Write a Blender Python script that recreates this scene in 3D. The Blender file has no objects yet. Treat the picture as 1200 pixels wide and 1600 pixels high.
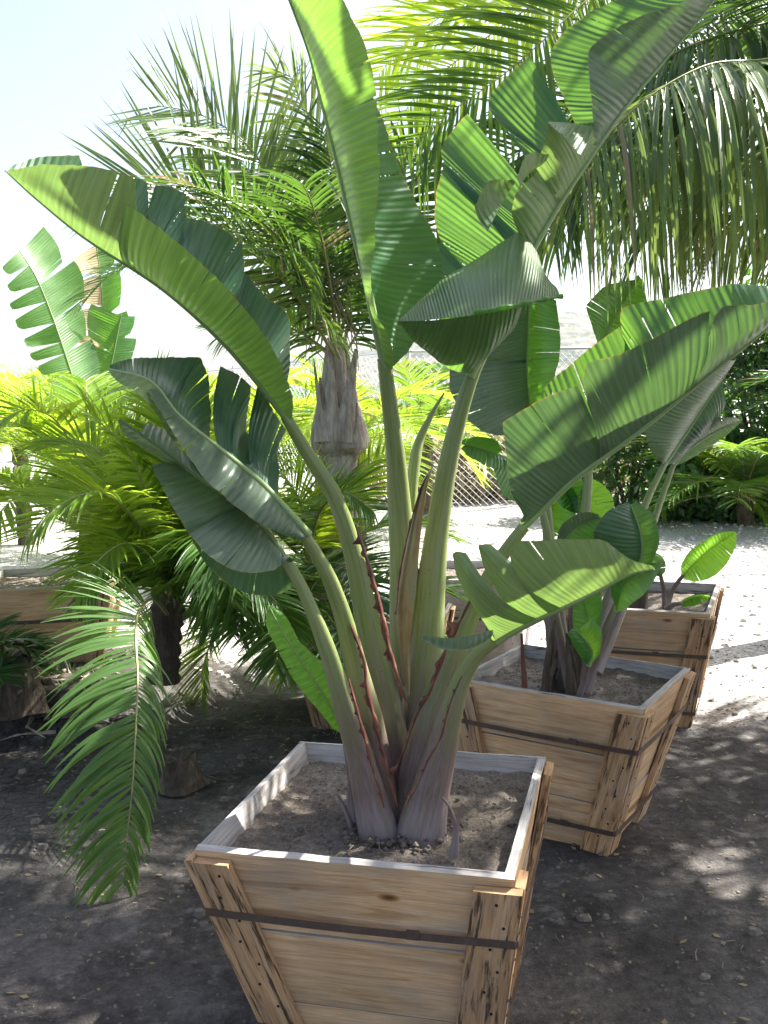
import bpy, math, random
import numpy as np
from mathutils import Vector, Matrix, noise
R = math.radians
rnd = random.Random(11)
scn = bpy.context.scene
# ---------------------------------------------------------------- camera
FPX = 1560.0; CZ = 1.60; PITCH = R(6.2); ROLL = R(1.45)
cp, sp = math.cos(PITCH), math.sin(PITCH)
F = Vector((0, cp, -sp)); R0 = Vector((1, 0, 0)); U0 = Vector((0, sp, cp))
RT = R0*math.cos(ROLL) - U0*math.sin(ROLL); UP = U0*math.cos(ROLL) + R0*math.sin(ROLL)
CAM = Vector((0, 0, CZ))
cd = bpy.data.cameras.new('camera'); cam = bpy.data.objects.new('camera', cd); scn.collection.objects.link(cam)
cd.sensor_fit = 'VERTICAL'; cd.sensor_height = 36; cd.sensor_width = 27; cd.lens = 36*FPX/1600
cd.clip_start = 0.05; cd.clip_end = 5000
M = Matrix(((RT.x, UP.x, -F.x, 0), (RT.y, UP.y, -F.y, 0), (RT.z, UP.z, -F.z, 0), (0, 0, 0, 1)))
cam.matrix_world = Matrix.Translation(CAM) @ M
scn.camera = cam
# ---------------------------------------------------------------- light
SUN = Vector((0.62, 0.34, 0.76)).normalized()
w = bpy.data.worlds.new('World'); scn.world = w; w.use_nodes = True
nt = w.node_tree; bg = nt.nodes['Background']; sky = nt.nodes.new('ShaderNodeTexSky')
sky.sky_type = 'NISHITA'; sky.sun_disc = False
sky.sun_elevation = math.asin(SUN.z); sky.sun_rotation = math.atan2(SUN.x, SUN.y)
sky.dust_density = 3.2; sky.air_density = .8; sky.ozone_density = .2
hs = nt.nodes.new('ShaderNodeHueSaturation'); hs.inputs['Saturation'].default_value = .8
nt.links.new(sky.outputs[0], hs.inputs['Color']); nt.links.new(hs.outputs[0], bg.inputs[0]); bg.inputs[1].default_value = 0.085
sl = bpy.data.lights.new('sun', 'SUN'); sl.energy = 5.0; sl.angle = R(0.53); sl.color = (1.0, .96, .88)
so = bpy.data.objects.new('sun', sl); scn.collection.objects.link(so)
so.rotation_euler = SUN.to_track_quat('Z', 'Y').to_euler()
vs = scn.view_settings; vs.view_transform = 'Standard'; vs.look = 'None'; vs.gamma = 1; vs.exposure = 2.08
scn.cycles.max_bounces = 8; scn.cycles.transparent_max_bounces = 6
scn.cycles.use_denoising = True
COL = scn.collection

# ---------------------------------------------------------------- helpers
def ray(px, py):
    return F + RT*((px-600)/FPX) - UP*((py-800)/FPX)
def P(px, py, Y):
    d = ray(px, py); return CAM + d*(Y/d.y)
def PZ(px, py, z):
    d = ray(px, py); return CAM + d*((z-CZ)/d.z)
def PP(lst, Y=None):
    return [P(p[0], p[1], p[2] if len(p) > 2 else Y) for p in lst]

def spline(pts, n):
    pts = [Vector(p) for p in pts]
    if len(pts) == 1: return [pts[0].copy() for _ in range(n)]
    q = [pts[0]*2-pts[1]] + pts + [pts[-1]*2-pts[-2]]
    dense = []
    for i in range(1, len(q)-2):
        p0, p1, p2, p3 = q[i-1], q[i], q[i+1], q[i+2]
        # centripetal-ish: clamp the tangents so unequal spacing does not overshoot
        l = (p2-p1).length
        m1 = (p2-p0); m2 = (p3-p1)
        if (p1-p0).length > 1e-6 and (p1-p0).angle(p2-p1, 0) > .95: m1 = p2-p1      # keep sharp corners sharp
        if (p3-p2).length > 1e-6 and (p2-p1).angle(p3-p2, 0) > .95: m2 = p2-p1
        m1 = m1*(l/max(m1.length, 1e-6)); m2 = m2*(l/max(m2.length, 1e-6))
        for k in range(10):
            t = k/10; t2 = t*t; t3 = t2*t
            dense.append(p1*(2*t3-3*t2+1)+m1*(t3-2*t2+t)*.9+p2*(-2*t3+3*t2)+m2*(t3-t2)*.9)
    dense.append(pts[-1])
    acc = [0]
    for a, b in zip(dense, dense[1:]): acc.append(acc[-1]+(b-a).length)
    L = acc[-1] or 1e-9
    out = []; j = 0
    for i in range(n):
        s = L*i/(n-1)
        while j < len(acc)-2 and acc[j+1] < s: j += 1
        d = acc[j+1]-acc[j]
        out.append(dense[j].lerp(dense[j+1], (s-acc[j])/d if d > 0 else 0))
    return out
def plen(p): return sum((b-a).length for a, b in zip(p, p[1:]))

class MB:
    def __init__(s): s.v = []; s.f = []; s.uv = []; s.m = []
    def face(s, idx, uvs=None, m=0):
        s.f.append(idx); s.m.append(m); s.uv.extend(uvs if uvs else [(0, 0)]*len(idx))
    def grid(s, rows, uvf, m=0, flip=False, skip=None):
        b = len(s.v); nr = len(rows); nc = len(rows[0])
        for r in rows: s.v.extend([tuple(p) for p in r])
        for i in range(nr-1):
            for j in range(nc-1):
                if skip and i in skip and j >= skip[i]: continue
                q = [(i, j), (i+1, j), (i+1, j+1), (i, j+1)]
                if flip: q.reverse()
                s.f.append([b+a*nc+c for a, c in q]); s.m.append(m); s.uv.extend([uvf(a, c) for a, c in q])
    def tube(s, pts, rads, seg=8, m=0, flat=1.0, nrm=None, caps=True):
        n = len(pts); rows = []; prev = None; acc = 0
        accs = [0]
        for a, b in zip(pts, pts[1:]): acc += (b-a).length; accs.append(acc)
        for i, p in enumerate(pts):
            T = (pts[min(i+1, n-1)]-pts[max(i-1, 0)])
            if T.length < 1e-9: T = Vector((0, 0, 1))
            T.normalize()
            if prev is None:
                ref = nrm if nrm else (Vector((0, 0, 1)) if abs(T.z) < .9 else Vector((0, 1, 0)))
            else: ref = prev
            N = ref - T*ref.dot(T)
            if N.length < 1e-6: N = T.orthogonal()
            N.normalize(); prev = N; B = T.cross(N)
            r = rads[i] if hasattr(rads, '__len__') else rads
            rows.append([p + N*(math.cos(k*2*math.pi/seg)*r*flat) + B*(math.sin(k*2*math.pi/seg)*r) for k in range(seg+1)])
        s.grid(rows, lambda a, c: (accs[a], c/seg), m)
        if caps:
            for r, rev in ((rows[0], False), (rows[-1], True)):
                b = len(s.v); s.v.extend([tuple(p) for p in r[:-1]])
                idx = list(range(b, b+seg))
                if rev: idx.reverse()
                s.face(idx, [(0, 0)]*seg, m)
    def box(s, c, x, y, z, m=0, uo=None, mats=None):
        """c centre, x y z half-extent vectors; uv runs along the longest"""
        uo = uo if uo is not None else rnd.random()*50
        b = len(s.v)
        for i in (-1, 1):
            for j in (-1, 1):
                for k in (-1, 1): s.v.append(tuple(c + x*i + y*j + z*k))
        L = [x.length, y.length, z.length]; la = L.index(max(L))
        fs = [((0, 1, 3, 2), 0), ((4, 6, 7, 5), 0), ((0, 4, 5, 1), 1), ((2, 3, 7, 6), 1), ((0, 2, 6, 4), 2), ((1, 5, 7, 3), 2)]
        for n, (q, ax) in enumerate(fs):
            uv = []
            for v in q:
                sg = [(v >> 2 & 1)*2-1, (v >> 1 & 1)*2-1, (v & 1)*2-1]
                co = [sg[t]*L[t] for t in range(3)]
                if ax == la:
                    o = [t for t in range(3) if t != la]; uv.append((co[o[0]]+uo, co[o[1]]+uo*3.1))
                else:
                    o = [t for t in range(3) if t not in (la, ax)][0]; uv.append((co[la]+uo, co[o]+uo*3.1))
            s.face([b+v for v in q], uv, mats[n] if mats else m)
    def build(s, name, mats, parent=None, smooth=True):
        me = bpy.data.meshes.new(name); me.from_pydata(s.v, [], s.f)
        uvl = me.uv_layers.new(name='UVMap')
        uvl.data.foreach_set('uv', np.array(s.uv, dtype=np.float32).ravel())
        for mt in (mats if isinstance(mats, (list, tuple)) else [mats]): me.materials.append(mt)
        me.polygons.foreach_set('material_index', s.m)
        me.polygons.foreach_set('use_smooth', [smooth]*len(s.f))
        me.update()
        o = bpy.data.objects.new(name, me); COL.objects.link(o)
        if parent: o.parent = parent; o.matrix_parent_inverse = parent.matrix_basis.inverted()
        return o
def tag(o, label=None, cat=None, group=None, kind=None):
    if label: o['label'] = label
    if cat: o['category'] = cat
    if group: o['group'] = group
    if kind: o['kind'] = kind
    return o
def thing(name, label, cat, loc, group=None):
    o = bpy.data.objects.new(name, None); COL.objects.link(o); o.location = loc
    o.empty_display_size = .1
    return tag(o, label, cat, group)

# ---------------------------------------------------------------- materials
def mat(name):
    m = bpy.data.materials.new(name); m.use_nodes = True
    t = m.node_tree; t.nodes.clear()
    return m, t, (lambda ty, **k: mk(t, ty, k))
def mk(t, ty, k):
    n = t.nodes.new('ShaderNode'+ty)
    for a, b in k.items():
        if a.startswith('i_'):
            key = a[2:]
            n.inputs[int(key) if key.isdigit() else key.replace('_', ' ')].default_value = b
        else: setattr(n, a, b)
    return n
def ramp(t, fac, stops):
    r = t.nodes.new('ShaderNodeValToRGB'); e = r.color_ramp.elements
    while len(e) < len(stops): e.new(.5)
    for el, (p, c) in zip(e, stops): el.position = p; el.color = (*c, 1) if len(c) == 3 else c
    t.links.new(fac, r.inputs[0]); return r.outputs[0]
def mixc(t, fac, a, b, mode='MIX'):
    n = t.nodes.new('ShaderNodeMix'); n.data_type = 'RGBA'; n.blend_type = mode
    for i, v in ((0, fac), (6, a), (7, b)):
        if isinstance(v, (float, int)): n.inputs[i].default_value = v
        elif isinstance(v, tuple): n.inputs[i].default_value = (*v, 1)
        else: t.links.new(v, n.inputs[i])
    return n.outputs[2]
def sc(t, vec, s):
    n = t.nodes.new('ShaderNodeMapping'); n.inputs['Scale'].default_value = s; t.links.new(vec, n.inputs[0]); return n.outputs[0]
def nz(t, vec, scale, detail=4, rough=.55, dist=0):
    n = t.nodes.new('ShaderNodeTexNoise'); n.inputs['Scale'].default_value = scale; n.inputs['Detail'].default_value = detail
    n.inputs['Roughness'].default_value = rough; n.inputs['Distortion'].default_value = dist
    if vec: t.links.new(vec, n.inputs['Vector'])
    return n.outputs['Fac']
def bump(t, h, strength, dist=.01):
    n = t.nodes.new('ShaderNodeBump'); n.inputs['Strength'].default_value = strength; n.inputs['Distance'].default_value = dist
    t.links.new(h, n.inputs['Height']); return n.outputs[0]

def leaf_mat(name, top, under, trans, tfac=.42, rough=.38, vein=1.0, spots=0.0):
    m, t, N = mat(name)
    uv = N('UVMap', uv_map='UVMap').outputs[0]; obj = N('TexCoord').outputs['Object']
    v1 = nz(t, sc(t, uv, (90, 1.2, 1)), 1.0, 3, .6)           # parallel lateral veins
    v2 = nz(t, sc(t, uv, (420, 1.5, 1)), 1.0, 2, .5)
    big = nz(t, obj, 5, 4, .6)
    geo = N('NewGeometry')
    c = mixc(t, geo.outputs['Backfacing'], top, under)
    wv = N('TexWave', wave_type='BANDS', bands_direction='X', i_Scale=17.0, i_Distortion=1.1, i_Detail=2.0, i_Detail_Scale=1.5)
    t.links.new(sc(t, uv, (1, .05, 1)), wv.inputs['Vector'])
    vr = ramp(t, v1, [(.34, (.84, .84, .84)), (.5, (1, 1, 1)), (.66, (1.14, 1.15, 1.08))])
    vr = mixc(t, 1.0, vr, ramp(t, wv.outputs['Fac'], [(.0, (.96, .965, .96)), (.86, (1.0, 1.0, 1.0)), (.97, (1.12, 1.15, 1.05))]), 'MULTIPLY')
    c = mixc(t, vein, c, vr, 'MULTIPLY')
    c = mixc(t, .55, c, ramp(t, big, [(.3, (.72, .76, .7)), (.7, (1.25, 1.2, 1.1))]), 'MULTIPLY')
    tc = mixc(t, vein, trans, vr, 'MULTIPLY')
    tc = mixc(t, .5, tc, ramp(t, big, [(.3, (.75, .85, .7)), (.7, (1.2, 1.1, 1.1))]), 'MULTIPLY')
    if spots:
        sp_ = nz(t, obj, 45, 4, .75)
        sm = ramp(t, sp_, [(.69, (0, 0, 0)), (.74, (.8, .8, .8))])
        du = ramp(t, nz(t, sc(t, obj, (3, 3, 3)), 3.3, 6, .7), [(.52, (0, 0, 0)), (.75, (.30, .30, .30))]); c = mixc(t, du, c, (.22, .24, .19))
        c = mixc(t, sm, c, (.16, .11, .05)); 
    # dry brown rim right at the outer edge (uv.y = 1)
    sx = t.nodes.new('ShaderNodeSeparateXYZ'); t.links.new(uv, sx.inputs[0])
    en = mk(t, 'Math', {'operation': 'MULTIPLY_ADD', 'i_1': .05}); t.links.new(nz(t, obj, 22, 4, .7), en.inputs[0]); t.links.new(sx.outputs[1], en.inputs[2])
    e2 = mk(t, 'MapRange', {'i_1': 1.016, 'i_2': 1.024}); t.links.new(en.outputs[0], e2.inputs[0]); ed = e2.outputs[0]
    c = mixc(t, ed, c, (.22, .17, .05)); tc = mixc(t, ed, tc, (.4, .3, .05))
    hb = mk(t, 'Math', {'operation': 'MULTIPLY_ADD', 'i_1': .35}); t.links.new(v2, hb.inputs[0]); t.links.new(wv.outputs['Fac'], hb.inputs[2])
    bp = bump(t, hb.outputs[0], .28, .004)
    p = N('BsdfPrincipled', i_Roughness=rough); t.links.new(c, p.inputs['Base Color']); t.links.new(bp, p.inputs['Normal'])
    p.inputs['Specular IOR Level'].default_value = .5
    rr = ramp(t, big, [(.3, (rough*.8,)*3), (.7, (rough*1.3,)*3)]); t.links.new(rr, p.inputs['Roughness'])
    tr = N('BsdfTranslucent'); t.links.new(tc, tr.inputs[0]); t.links.new(bp, tr.inputs['Normal'])
    mx = N('MixShader', i_0=tfac); t.links.new(p.outputs[0], mx.inputs[1]); t.links.new(tr.outputs[0], mx.inputs[2])
    o = N('OutputMaterial'); t.links.new(mx.outputs[0], o.inputs[0])
    return m
L_MAIN = leaf_mat('leaf_main', (.028, .105, .05), (.115, .19, .105), (.19, .40, .05), .36, .34, spots=1)
L_BLUE = leaf_mat('leaf_bluish', (.024, .085, .055), (.105, .15, .112), (.13, .25, .06), .27, .34, spots=1)
L_LIT = leaf_mat('leaf_young_lit', (.05, .17, .04), (.13, .25, .08), (.30, .62, .05), .48, .34)  # bright copy for young leaves and for sunlight put into leaf colour
L_GLOW = leaf_mat('leaf_backlit', (.035, .13, .045), (.12, .20, .09), (.23, .44, .055), .42, .34)  # brighter copy of the main leaf, backlight put into its colour
L_BACK = leaf_mat('leaf_small', (.03, .12, .035), (.09, .17, .08), (.20, .5, .04), .38, .3)
L_PALE = leaf_mat('leaf_pale', (.09, .16, .07), (.18, .24, .12), (.22, .36, .08), .32, .40, spots=1)
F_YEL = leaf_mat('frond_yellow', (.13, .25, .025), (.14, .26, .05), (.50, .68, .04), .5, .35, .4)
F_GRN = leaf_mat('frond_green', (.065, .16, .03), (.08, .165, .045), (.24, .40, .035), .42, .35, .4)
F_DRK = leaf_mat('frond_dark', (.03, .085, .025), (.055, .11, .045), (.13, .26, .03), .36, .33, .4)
F_BLU = leaf_mat('frond_grey', (.11, .18, .06), (.15, .20, .09), (.32, .44, .10), .35, .3, .4)
F_DRY = leaf_mat('frond_dry', (.3, .24, .14), (.34, .28, .17), (.35, .27, .14), .3, .6, .5)

def stem_mat(name, c1, c2, c3, scale=1.0, rough=.42, tide=0):
    m, t, N = mat(name)
    uv = N('UVMap', uv_map='UVMap').outputs[0]; obj = N('TexCoord').outputs['Object']
    a = nz(t, sc(t, uv, (2.2, 9, 1)), 2.4*scale, 5, .6, .4); b = nz(t, sc(t, uv, (6, 60, 1)), 3, 4, .7)
    c = ramp(t, a, [(.34, c1), (.52, c2), (.72, c3)])
    c = mixc(t, .3, c, ramp(t, b, [(.3, (.7, .68, .66)), (.7, (1.2, 1.2, 1.2))]), 'MULTIPLY')
    if tide:      # pale dusty bloom and purple-brown staining low on the sheath
        sx = t.nodes.new('ShaderNodeSeparateXYZ'); t.links.new(obj, sx.inputs[0])
        def zr(z0, z1):
            f = mk(t, 'MapRange', {'i_1': z0, 'i_2': z1}); t.links.new(sx.outputs[2], f.inputs[0])
            ad = mk(t, 'Math', {'operation': 'MULTIPLY_ADD', 'i_1': 2.0, 'i_2': -1.0}); t.links.new(a, ad.inputs[0])
            s2 = mk(t, 'Math', {'operation': 'ADD', 'use_clamp': True}); t.links.new(f.outputs[0], s2.inputs[0]); t.links.new(ad.outputs[0], s2.inputs[1]); return s2.outputs[0]
        cc = ramp(t, b, [(.3, (.08, .045, .043)), (.5, (.14, .088, .08)), (.68, (.22, .175, .17))])
        c = mixc(t, zr(1.06, .72), c, cc)
        bl = mk(t, 'Math', {'operation': 'MULTIPLY', 'i_1': .8}); t.links.new(zr(.665, .55), bl.inputs[0]); c = mixc(t, bl.outputs[0], c, mixc(t, b, (.19, .15, .15), (.36, .33, .335)))
    sp_ = nz(t, obj, 130, 2, .6); c = mixc(t, ramp(t, sp_, [(.71, (0, 0, 0)), (.75, (1, 1, 1))]), c, (.09, .05, .03))
    p = N('BsdfPrincipled', i_Roughness=rough); t.links.new(c, p.inputs['Base Color'])
    t.links.new(bump(t, b, .18, .004), p.inputs['Normal'])
    p.inputs['Subsurface Weight'].default_value = 0.0
    o = N('OutputMaterial'); t.links.new(p.outputs[0], o.inputs[0]); return m
S_PET = stem_mat('petiole_green', (.14, .20, .045), (.23, .28, .085), (.29, .32, .17), tide=1)
S_RIB = stem_mat('midrib_pale', (.20, .30, .10), (.26, .36, .14), (.28, .38, .2))
S_SHE = stem_mat('sheath_tan', (.24, .12, .055), (.32, .25, .09), (.19, .26, .08), tide=1)
S_BRN = stem_mat('margin_brown', (.035, .012, .010), (.12, .032, .02), (.34, .17, .11), 3, .45)
S_DK = stem_mat('stem_dark', (.05, .06, .03), (.09, .12, .05), (.14, .16, .08))
S_YEL = stem_mat('rachis_yellow', (.25, .26, .08), (.33, .32, .12), (.38, .34, .16))

def bark_mat(name, cols, s=1):
    m, t, N = mat(name); obj = N('TexCoord').outputs['Object']
    a = nz(t, sc(t, obj, (14*s, 14*s, 3*s)), 1, 8, .65, .6); b = nz(t, sc(t, obj, (60*s, 60*s, 9*s)), 1, 6, .7)
    c = ramp(t, a, [(.32, cols[0]), (.5, cols[1]), (.68, cols[2])])
    c = mixc(t, .7, c, ramp(t, b, [(.35, (.45, .42, .4)), (.6, (1.15, 1.15, 1.15))]), 'MULTIPLY')
    p = N('BsdfPrincipled', i_Roughness=.85); t.links.new(c, p.inputs['Base Color'])
    t.links.new(bump(t, b, .9, .02), p.inputs['Normal'])
    o = N('OutputMaterial'); t.links.new(p.outputs[0], o.inputs[0]); return m
B_GREY = bark_mat('bark_grey', [(.28, .21, .16), (.52, .44, .37), (.66, .60, .54)])
B_DARK = bark_mat('bark_dark', [(.04, .03, .02), (.10, .075, .055), (.2, .16, .12)])

def wood_mat(name, cols, dark=0.0, knots=True, rough=.72):
    m, t, N = mat(name)
    uv = N('UVMap', uv_map='UVMap').outputs[0]
    g = nz(t, sc(t, uv, (1.6, 26, 1)), 1.6, 7, .62, .9)
    fine = nz(t, sc(t, uv, (5, 240, 1)), 1.5, 5, .7)
    bigv = nz(t, sc(t, uv, (1.5, 2.5, 1)), 1.7, 3, .5)
    c = ramp(t, g, [(.34, cols[0]), (.48, cols[1]), (.60, cols[2]), (.72, cols[0])])
    c = mixc(t, .8, c, ramp(t, bigv, [(.3, (.66, .64, .62)), (.68, (1.3, 1.24, 1.18))]), 'MULTIPLY')
    c = mixc(t, .55, c, ramp(t, fine, [(.36, (.62, .58, .54)), (.6, (1.12, 1.12, 1.12))]), 'MULTIPLY')
    if knots:
        vo = N('TexVoronoi', i_Scale=1.0); t.links.new(sc(t, uv, (3.6, 9, 1)), vo.inputs['Vector'])
        kn = ramp(t, vo.outputs['Distance'], [(.05, (.24, .15, .1)), (.085, (.6, .45, .34)), (.12, (1, 1, 1))])
        c = mixc(t, 1.0, c, kn, 'MULTIPLY')
    gw = nz(t, sc(t, uv, (2.2, 5, 1)), 1.3, 5, .65)
    c = mixc(t, ramp(t, gw, [(.48, (0, 0, 0)), (.70, (.5, .5, .5))]), c, (.30, .275, .25))
    if dark:
        st = nz(t, sc(t, uv, (3.2, 34, 1)), 1.5, 5, .65, .2)
        c = mixc(t, ramp(t, st, [(.565-.03*dark, (0, 0, 0)), (.66-.04*dark, (.85, .85, .85))]), c, (.018, .013, .01))
    p = N('BsdfPrincipled', i_Roughness=rough); t.links.new(c, p.inputs['Base Color'])
    p.inputs['Specular IOR Level'].default_value = .25
    t.links.new(bump(t, fine, .5, .004), p.inputs['Normal'])
    o = N('OutputMaterial'); t.links.new(p.outputs[0], o.inputs[0]); return m
W_WARM = wood_mat('wood_warm', [(.46, .28, .135), (.63, .42, .235), (.70, .51, .32)])
W_GREY = wood_mat('wood_weathered_skysheen', [(.26, .245, .24), (.40, .385, .385), (.50, .49, .50)], knots=False, dark=-.6)  # grey weathering, with the rim's sky reflection put into the colour
W_CLEAT = wood_mat('wood_cleat', [(.33, .195, .10), (.50, .315, .17), (.58, .40, .24)], dark=1.5)
W_DARK = wood_mat('wood_dark', [(.11, .075, .05), (.19, .13, .08), (.25, .175, .11)], dark=.5)  # darker wood tone with dark stain streaks
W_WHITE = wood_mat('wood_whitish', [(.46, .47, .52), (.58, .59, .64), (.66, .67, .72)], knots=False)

def plain(name, c, rough=.5, metal=0.0, var=.4, scale=30):
    m, t, N = mat(name); obj = N('TexCoord').outputs['Object']
    a = nz(t, obj, scale, 5, .65)
    cc = mixc(t, var, c, ramp(t, a, [(.3, (.4, .4, .4)), (.7, (1.5, 1.45, 1.4))]), 'MULTIPLY')
    p = N('BsdfPrincipled', i_Roughness=rough, i_Metallic=metal); t.links.new(cc, p.inputs['Base Color'])
    t.links.new(bump(t, a, .2, .004), p.inputs['Normal'])
    o = N('OutputMaterial'); t.links.new(p.outputs[0], o.inputs[0]); return m
STRAP = plain('steel_strap', (.12, .088, .072), .5, .5)
NAIL = plain('nail', (.012, .01, .01), .7)
GALV = plain('galvanised', (.55, .56, .58), .4, .7, .3)
HOSE = plain('hose_black', (.02, .022, .03), .45)
ROCK = plain('pebble', (.17, .145, .125), .85, 0, .8, 9)
TWIG = plain('dry_litter', (.24, .19, .14), .8, 0, .8, 12)
REDP = plain('red_paint', (.5, .05, .05), .4)

def soil_mat(name, kind):
    m, t, N = mat(name); obj = N('TexCoord').outputs['Object']
    a = nz(t, obj, 2.2, 8, .62); b = nz(t, obj, 26, 8, .7); g = nz(t, obj, 120, 4, .7); g3 = nz(t, obj, 9, 6, .65)
    if kind == 'ground':
        soil = ramp(t, a, [(.32, (.060, .055, .053)), (.5, (.112, .102, .097)), (.66, (.175, .162, .156))])
        soil = mixc(t, .75, soil, ramp(t, b, [(.3, (.42, .40, .38)), (.55, (1, 1, 1)), (.72, (1.5, 1.45, 1.4))]), 'MULTIPLY')
        vg = N('TexVoronoi', i_Scale=170.0); t.links.new(obj, vg.inputs['Vector'])
        soil = mixc(t, .5, soil, ramp(t, vg.outputs['Color'], [(.0, (.55, .54, .53)), (.6, (1, 1, 1)), (.88, (1.1, 1.1, 1.1)), (.97, (2.2, 2.1, 2.0))]), 'MULTIPLY')
        pale = ramp(t, g3, [(.56, (0, 0, 0)), (.68, (1, 1, 1))])
        soil = mixc(t, pale, soil, (.20, .187, .178))
        vo = N('TexVoronoi', i_Scale=46.0); t.links.new(obj, vo.inputs['Vector'])
        gr = ramp(t, vo.outputs['Distance'], [(.1, (.70, .68, .65)), (.45, (.56, .54, .52)), (.75, (.30, .29, .28))])
        gr = mixc(t, .8, gr, ramp(t, b, [(.35, (.62, .61, .60)), (.62, (1.15, 1.15, 1.15))]), 'MULTIPLY')
        at = N('Attribute', attribute_name='gravel', attribute_type='GEOMETRY')
        ad = mk(t, 'Math', {'operation': 'MULTIPLY_ADD', 'i_1': 1.6, 'i_2': -.8}); t.links.new(a, ad.inputs[0])
        sm = mk(t, 'Math', {'operation': 'ADD', 'use_clamp': True}); t.links.new(at.outputs['Fac'], sm.inputs[0]); t.links.new(ad.outputs[0], sm.inputs[1])
        f = ramp(t, sm.outputs[0], [(.3, (0, 0, 0)), (.75, (1, 1, 1))])
        c = mixc(t, f, soil, gr)
        cr = N('TexVoronoi', i_Scale=13.0, feature='DISTANCE_TO_EDGE'); t.links.new(obj, cr.inputs['Vector'])
        ck = ramp(t, cr.outputs['Distance'], [(.0, (.35, .33, .3)), (.05, (1, 1, 1))])
        ca = N('Attribute', attribute_name='cracked', attribute_type='GEOMETRY')
        c = mixc(t, ca.outputs['Fac'], c, mixc(t, 1.0, c, ck, 'MULTIPLY'))
    else:
        c = ramp(t, a, [(.32, (.175, .15, .128)), (.5, (.25, .218, .19)), (.66, (.33, .29, .258))])
        c = mixc(t, .8, c, ramp(t, b, [(.3, (.5, .48, .46)), (.55, (1, 1, 1)), (.72, (1.4, 1.35, 1.3))]), 'MULTIPLY')
        vg = N('TexVoronoi', i_Scale=230.0); t.links.new(obj, vg.inputs['Vector'])
        c = mixc(t, 1.0, c, ramp(t, vg.outputs['Color'], [(.0, (.75, .74, .73)), (.6, (1, 1, 1)), (.95, (1.35, 1.3, 1.3))]), 'MULTIPLY')
        c = mixc(t, .6, c, ramp(t, g, [(.35, (.6, .58, .56)), (.62, (1.3, 1.28, 1.25))]), 'MULTIPLY')
    h = mixc(t, .35, b, g)
    p = N('BsdfPrincipled', i_Roughness=.95); t.links.new(c, p.inputs['Base Color'])
    p.inputs['Specular IOR Level'].default_value = .1
    t.links.new(bump(t, h, 1.0, .03), p.inputs['Normal'])
    o = N('OutputMaterial'); t.links.new(p.outputs[0], o.inputs[0]); return m
G_MAT = soil_mat('ground_soil_and_gravel', 'ground'); SOIL = soil_mat('potting_soil', 'pot')

# ---------------------------------------------------------------- ground and hills
def gh(x, y):
    z = .035*noise.noise(Vector((x*.9, y*.9, 0))) + .014*noise.noise(Vector((x*4, y*4, 3))) + .006*noise.noise(Vector((x*13, y*13, 5)))
    # raised cracked bank on the left
    ed = 4.75 + .25*noise.noise(Vector((x*1.3, 0, 9))) + (x+2.0)*-.05
    k = max(0, min(1, (y-ed)/.22)); k = k*k*(3-2*k)
    k2 = max(0, min(1, (-.95-x+.25*noise.noise(Vector((0, y*1.7, 2))))/.5)); k2 = k2*k2*(3-2*k2)
    k3 = max(0, min(1, (7.2-y)/1.2))
    z += .15*k*k2*k3
    fade = max(0, min(1, (40-y)/25)); return z*fade
def build_ground():
    nx, ny = 230, 250; rows = []
    us = np.linspace(-1, 1, nx); vs_ = np.linspace(0, 1, ny)
    xs = 4.6*us + 900*np.sign(us)*np.abs(us)**9; ys = -1.5 + 12.5*vs_ + 1800*vs_**10
    mb = MB()
    for y in ys: rows.append([Vector((x, y, gh(x, y) if abs(x) < 40 and y < 40 else 0)) for x in xs])
    mb.grid(rows, lambda a, c: (0, 0), 0, flip=True)
    o = mb.build('ground', G_MAT)
    me = o.data; at = me.attributes.new('gravel', 'FLOAT', 'POINT'); ac = me.attributes.new('cracked', 'FLOAT', 'POINT')
    gv = []; cv = []
    for v in me.vertices:
        x, y = v.co.x, v.co.y
        b = 6.1-1.35*max(0, min(1, (x-.75)/.7))  # right side: sunlit soil is coloured pale by drawing the gravel nearer
        gv.append(max(0, min(1, .5+(y-b-.35*noise.noise(Vector((x*1.1, y*1.1, 4))))/1.1)))
        cv.append(max(0, min(1, (-1.0-x)/.6))*max(0, min(1, (y-3.3)/.5))*.8)
    at.data.foreach_set('value', gv); ac.data.foreach_set('value', cv)
    tag(o, kind='structure', label='dark shaded soil giving way to pale gravel, its tone also painted on sunlit soil at right'); return o
build_ground()

def hill_mat():
    m, t, N = mat('hill_scrub'); obj = N('TexCoord').outputs['Object']
    a = nz(t, obj, .05, 8, .7); b = nz(t, sc(t, obj, (1, .4, 1)), .35, 8, .75)
    c = ramp(t, a, [(.35, (.05, .075, .06)), (.5, (.11, .115, .10)), (.62, (.18, .165, .14))])
    c = mixc(t, .8, c, ramp(t, b, [(.42, (.3, .38, .35)), (.55, (1.2, 1.15, 1.1))]), 'MULTIPLY')
    p = N('BsdfPrincipled', i_Roughness=.95); t.links.new(c, p.inputs['Base Color'])
    o = N('OutputMaterial'); t.links.new(p.outputs[0], o.inputs[0]); return m
def build_hill():
    mb = MB(); rows = []
    for j in range(40):
        y = 260+j*16; r = []
        for i in range(90):
            x = -520+i*13
            prof = max(0, 1-abs((x-185)/330)**1.6)*(.8+.35*noise.noise(Vector((x*.008, 1, 0)))) + .16*max(0, 1-abs((x+170)/420)**2)
            h = 60*prof*math.sin(min(1, j/26)*math.pi/2)
            h += (6*noise.noise(Vector((x*.02, y*.02, 0)))+2.5*noise.noise(Vector((x*.08, y*.08, 2))))*min(1, j/6)*min(1, prof*2)
            r.append(Vector((x, y, h-1.5 if j else -3)))
        rows.append(r)
    mb.grid(rows, lambda a, c: (0, 0), 0, flip=True)
    tag(mb.build('hill', hill_mat()), kind='structure', label='distant scrubby hillside behind the nursery')
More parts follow.
